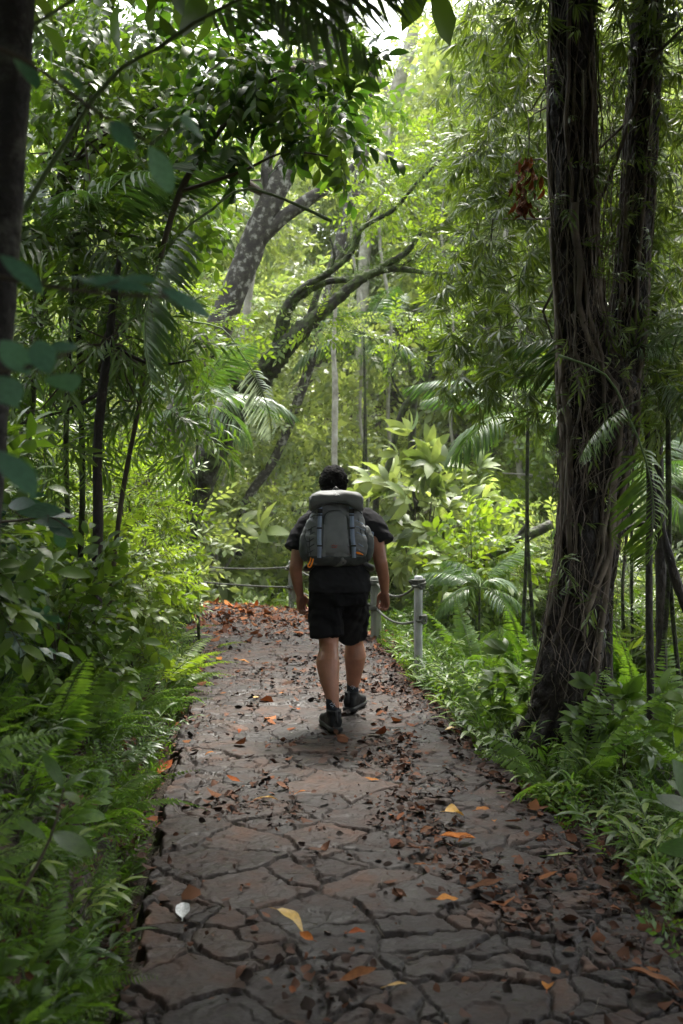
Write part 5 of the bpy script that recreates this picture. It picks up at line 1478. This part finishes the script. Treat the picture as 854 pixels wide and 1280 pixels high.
for p_, h_, r_, mt, lab in posts:
    z0 = min(0, hz(p_.x, p_.y)) - .25
    ro = empty('fence_post', (p_.x, p_.y, 0)); tag(ro, lab, 'post')
    g = Geo(); V, F = tube([(0, 0, z0), (.002, 0, 0), (-.003, .002, h_ * .5), (.0, 0, h_ - .008), (0, 0, h_)], [r_ * 1.02, r_, r_, r_, r_ * .85], 20, rough=.02 if mt == 'post_grey' else .06, fine=4); g.add(V, F)
    g.build('shaft', M[mt], ro)
    if mt == 'post_grey':
        g = Geo(); V, F = tube([(0, 0, h_), (0, 0, h_ + .006)], [r_ * 1.0, r_ * .8], 18); g.add(V, F); g.build('cap', M['post_grey'], ro)
def rope_line(label, pts, sags, knots):
    o = v3(pts[0]); ro = empty('rope', pts[0]); tag(ro, label, 'rope', )
    for i in range(len(pts) - 1):
        a, b_ = v3(pts[i]), v3(pts[i + 1]); L = []
        for t in np.linspace(0, 1, 15): L.append(a * (1 - t) + b_ * t - np.array([0, 0, 4 * sags[i] * t * (1 - t)]) - o)
        V, F = tube(L, .011, 8, rough=.08); g = Geo(); g.add(V, F); g.build('rope_span', M['rope'], ro)
    for i, rad, bulk in knots:
        c = v3(pts[i]) - o; g = Geo(); rk = np.random.default_rng(i + 5)
        th = np.linspace(0, 6.28 * 3.2, 60)
        V, F = tube(np.stack([np.cos(th) * (rad + .012), np.sin(th) * (rad + .012), np.linspace(-.03, .03, 60) * bulk], 1) + c, .012, 7); g.add(V, F)
        for k in range(int(5 * bulk)):
            a_ = rk.random() * 6.28; cc = c + np.array([math.cos(a_) * (rad + .02), math.sin(a_) * (rad + .02), rk.normal() * .018])
            t2 = np.linspace(0, 6.28, 14); ax = frames([rk.normal(size=3)])[0]
            V, F = tube((np.stack([np.cos(t2) * .022, np.sin(t2) * .022, 0 * t2], 1) @ ax.T) + cc, .0105, 6, cap=False); g.add(V, F)
        g.build('knot', M['rope'], ro)
def at_h(p_, h_, dx=0, dy=0): return (p_.x + dx, p_.y + dy, h_)
rope_line('dark upper rope tied round the tops of the posts beside the path', [at_h(A, .755), at_h(B_, .56), at_h(C_, .50), at_h(D_, .53), at_h(E_, .53)], [.13, .10, .09, .08], [(0, .038, 1.0), (1, .06, .8), (2, .05, .8), (3, .05, .8)])
rope_line('dark lower rope tied halfway up the posts beside the path', [at_h(A, .46, .03), at_h(B_, .30), at_h(C_, .24), at_h(D_, .30), at_h(E_, .3)], [.10, .08, .05, .06], [(0, .022, .6), (1, .06, .7), (2, .05, .6), (3, .05, .6)])
V, F = ellipsoid((A.x + .058, A.y - .01, .46), .026, .026, .028, 16, 12)

# ------------------------------------------------------------------ leaf litter
r = np.random.default_rng(1234)
LT = [leaf(3, .62, .25, .3), leaf(4, .5, .5, .6), leaf(3, .8, -.3, .2), leaf(2, .7, .5, .15), leaf(4, .55, .15, -.3), leaf(2, 1.0, .3, .2)]
def litter(name, lab, pts, size, mat, lift=.004, squash=(.15, .5)):
    g = Geo(); n = len(pts); w = r.integers(0, len(LT), n)
    th = r.random(n) * 6.28
    D = np.stack([np.cos(th), np.sin(th), r.normal(size=n) * squash[0]], 1)
    Rm = frames(D, r.normal(size=n) * squash[1] + 3.14 * (r.random(n) < .5))
    on = (pts[:, 0] > XL(pts[:, 1]) - .03) & (pts[:, 0] < XR(pts[:, 1]) + .06)
    z_ = np.where(on, lift, H(pts[:, 0], pts[:, 1]) + lift + .004)
    T = np.stack([pts[:, 0], pts[:, 1], z_ + r.random(n) * .008], 1)
    S = size * (.35 + r.random(n) ** 1.5 * 1.1)
    for i, (V0, F0) in enumerate(LT):
        k = w == i
        if k.any(): inst(g, V0, F0, Rm[k], T[k], S[k], a=r.random(int(k.sum())))
    return tag(g.build(name, M[mat]), lab, 'leaf litter', kind='stuff')
def dens(n, f, y0=2.4, y1=15.2, pow_=1.0):
    out_ = []
    while sum(len(a) for a in out_) < n:
        y_ = y0 + (y1 - y0) * r.random(20000) ** pow_; u = r.uniform(-.25, 1.35, 20000); w_ = XR(y_) - XL(y_); x_ = XL(y_) + u * w_
        nn = fbm(x_ * 3.1 + 12, y_ * 2.3 + 5, 3)
        p_ = f(x_, y_, u, nn); k = r.random(20000) < p_
        out_.append(np.stack([x_[k], y_[k]], 1))
    return np.concatenate(out_)[:n]
def f_dark(x_, y_, u, nn):
    drift = np.exp(-((x_ - np.interp(y_, [3, 5, 6, 7, 9, 11], [.95, .35, .28, .42, .42, .2])) / np.interp(y_, [3, 5, 9], [.16, .26, .22])) ** 2) * np.clip((nn - .38) * 6, 0, 1)
    edge_ = np.clip((u - .93) * 9, 0, 1) + np.clip((.02 - u) * 9, 0, 1) * .8
    return np.clip(.9 * drift + .8 * edge_ + np.clip((nn - .56) * 6, 0, 1) * .5 + .05 + .3 * np.clip((y_ - 10.5) / 2, 0, 1), 0, 1)
litter('leaf_litter', 'dark crumbled wet leaf litter drifted over the flagstones', dens(11500, f_dark), .048, 'litter')
litter('leaf_litter', 'small dark bits of leaf scattered in the joints of the flagstones', dens(9000, f_dark, pow_=.9), .024, 'litter', .002)
litter('leaf_litter', 'brown fallen leaves in the verge and the drain', dens(3000, lambda x_, y_, u, nn: np.clip((u - .95) * 6, 0, 1) + np.clip((.0 - u) * 9, 0, 1)), .065, 'litter')
litter('leaf_litter', 'heap of reddish brown leaves covering the path at the bend', dens(2300, lambda x_, y_, u, nn: np.clip((y_ - 10.2) / 2.6, 0, 1) * (.25 + .75 * np.clip((nn - .35) * 5, 0, 1)) * (.35 + .65 * (np.abs(u - .45) > .25)), 10, 15.2), .10, 'leaf_dead', .004, (.15, .4))
litter('leaf_litter', 'orange leaves along the far edge of the bend', dens(420, lambda x_, y_, u, nn: np.clip((y_ - 12.4) / 1., 0, 1) * (u > .3), 12.2, 15.0), .10, 'litter_orange', .006, (.2, .5))
litter('leaf_litter', 'mixed orange and brown fallen leaves scattered along the right of the path', dens(330, lambda x_, y_, u, nn: .12 + .6 * f_dark(x_, y_, u, nn), 2.6, 12), .085, 'leaf_dead', .006, (.15, .3))
tw = Geo()
for i in range(240):
    y_ = r.uniform(2.6, 12); u = r.uniform(-.1, 1.15); x_ = float(XL(y_) + u * (XR(y_) - XL(y_))); a_ = r.random() * 6.28; L = r.uniform(.03, .16)
    dv = np.array([math.cos(a_), math.sin(a_), 0]) * L / 2; c = np.array([x_, y_, .006 if 0 < u < 1.03 else hz(x_, y_) + .008])
    V, F = tube([c - dv, c + r.normal(size=3) * (.006, .006, .001), c + dv], .0016, 4); tw.add(V, F)
tag(tw.build('fallen_twigs', M['twig']), 'thin broken twigs lying on the flagstones and verge', 'twigs', kind='stuff')

# single leaves one can point at: (px, py, length m, colour, label or None)
def single_leaf(px_, py_, L, mat, lab, seed, rr_=None, grp=None, name='fallen_leaf', cat='leaf', w=.42):
    rs = np.random.default_rng(seed); Y = CAMZ * 1.0; 
    # ground point under the pixel
    for Yc in np.arange(2.4, 15, .01):
        if P(px_, py_, Yc).z <= .012: break
    p_ = P(px_, py_, Yc)
    if not (XL(p_.y) - .03 < p_.x < XR(p_.y) + .08): p_ = Vector((p_.x, p_.y, hz(p_.x, p_.y) + .035))
    V0, F0 = leaf(7, w * rs.uniform(.85, 1.2), rs.uniform(.15, .5), rs.uniform(-.35, .5))
    V0 = V0 - (0, .5, 0); V0[:, 2] += .06 * np.sin(V0[:, 1] * 9 + rs.random() * 6) * np.abs(V0[:, 0]) * 3
    th = rs.random() * 6.28 if rr_ is None else rr_
    V0 = np.vstack([V0]); Rm = frames([[math.cos(th), math.sin(th), rs.normal() * .08]], np.array([rs.normal() * .2]))[0]
    W = (V0 @ Rm.T) * L; W[:, 2] += -W[:, 2].min() + .002
    g = Geo(); g.add(W, F0, rs.random())
    b0 = W[0]; dv = -Rm[:, 1] * L * .25; V, F = tube([b0, b0 + dv], [.0016, .001], 4); g.add(V, F, .1)
    o = g.build(name, M[mat]); o.location = p_
    return tag(o, lab, cat, grp)
M['leaf_yellow'] = leafmat('leaf_yellow', [(.32, .18, .03), (.36, .24, .06)], trans=.15, tint=(1.1, 1, .6))
M['petal'] = leafmat('petal', [(.42, .45, .46), (.5, .52, .53)], trans=.2, tint=(1, 1, 1))
single_leaf(229, 1143, .085, 'petal', 'pale white petal shaped leaf lying alone at the left of the path', 1, R(95), name='white_petal', cat='petal', w=.62)
single_leaf(337, 1002, .11, 'leaf_yellow', 'yellow leaf on the flagstones left of centre below the hiker', 2, .3)
single_leaf(373, 996, .085, 'litter_orange', 'small orange brown leaf beside the yellow one', 3, 2.9)
single_leaf(367, 1166, .13, 'leaf_yellow', 'ragged yellow brown leaf in the lower middle of the path', 4, -.3)
single_leaf(447, 1167, .07, 'litter_orange', 'orange leaf right of the ragged yellow brown one', 5)
single_leaf(559, 1125, .09, 'litter_orange', 'bright orange leaf on the right half of the path', 6, .2, w=.6)
single_leaf(570, 1023, .12, 'leaf_yellow', 'curled yellow leaf in the dark litter on the right', 7, .4, w=.6)
single_leaf(572, 1049, .16, 'litter_orange', 'long reddish leaf just below the curled yellow one', 8, 0.1)
single_leaf(604, 1013, .09, 'litter_orange', 'orange leaf to the right of the curled yellow one', 9, .5)
single_leaf(532, 1041, .07, 'leaf_dead', 'dull brown leaf left of the long reddish leaf', 10)
single_leaf(497, 1235, .09, 'leaf_yellow', 'thin pale yellow leaf near the bottom edge', 11, .6, w=.2)
single_leaf(447, 1225, .12, 'leaf_dead', 'reddish brown leaf at the bottom left of the thin pale one', 12, .1)
single_leaf(685, 1238, .08, 'litter_orange', 'orange leaf at the bottom right of the path', 13, 1.3)
single_leaf(820, 1235, .18, 'leaf_dead', 'long reddish brown leaf in the lower right corner', 14, -.25)
single_leaf(700, 1070, .12, 'leaf_lime', 'fresh green strap leaf lying near the right verge', 15, .05, w=.16)
single_leaf(606, 1114, .15, 'leaf_dead', 'large brown leaf standing up on the right half of the path', 16, -.4)
single_leaf(306, 829, .11, 'litter_orange', 'orange brown leaf on the path left of the hiker\'s calf', 17, 0.1)
single_leaf(332, 830, .07, 'leaf_dead', 'small brown leaf right of the orange brown one by the hiker', 18)
single_leaf(274, 824, .13, 'litter_orange', 'pale orange leaf at the left edge level with the hiker\'s knees', 19)
single_leaf(205, 940, .16, 'litter_orange', 'big tan leaf fallen in the drain on the left', 20, 1.2)
single_leaf(335, 935, .06, 'leaf_dead', 'small reddish leaf on the path below the hiker\'s left shoe', 21)
single_leaf(466, 975, .07, 'litter_orange', 'orange leaf below and right of the hiker\'s shoe', 22)
single_leaf(320, 872, .06, 'leaf_yellow', 'small yellow leaf left of the hiker\'s shoe', 23)
single_leaf(562, 912, .07, 'leaf_yellow', 'tan leaf on the right verge beyond the vine covered trunk\'s foot', 24)
single_leaf(494, 914, .06, 'litter_orange', 'small orange leaf right of the hiker\'s near shoe', 25)
for i in range(46):
    y_ = 2.9 + 9.5 * (i + r.random()) / 46; u = r.uniform(.02, 1.1) if i % 3 else r.uniform(.75, 1.12)
    x_ = float(XL(y_) + u * (XR(y_) - XL(y_))); p_ = cam.location
    pxl = 427 + x_ / y_ * FPX; pyl = 595 + CAMZ / y_ * FPX
    if pyl > 1275: continue
    k_ = i % 3; lab = ['reddish brown fallen leaf on the flagstones', 'small orange fallen leaf on the flagstones', 'dull brown fallen leaf on the flagstones'][k_]
    c_ = single_leaf(pxl, pyl, r.uniform(.045, .08), ['leaf_dead', 'litter_orange', 'litter'][k_], lab, 100 + i, grp='loose fallen leaves on the path')
    deferred.setdefault((lab, 'near'), []).append(c_)

label_members()
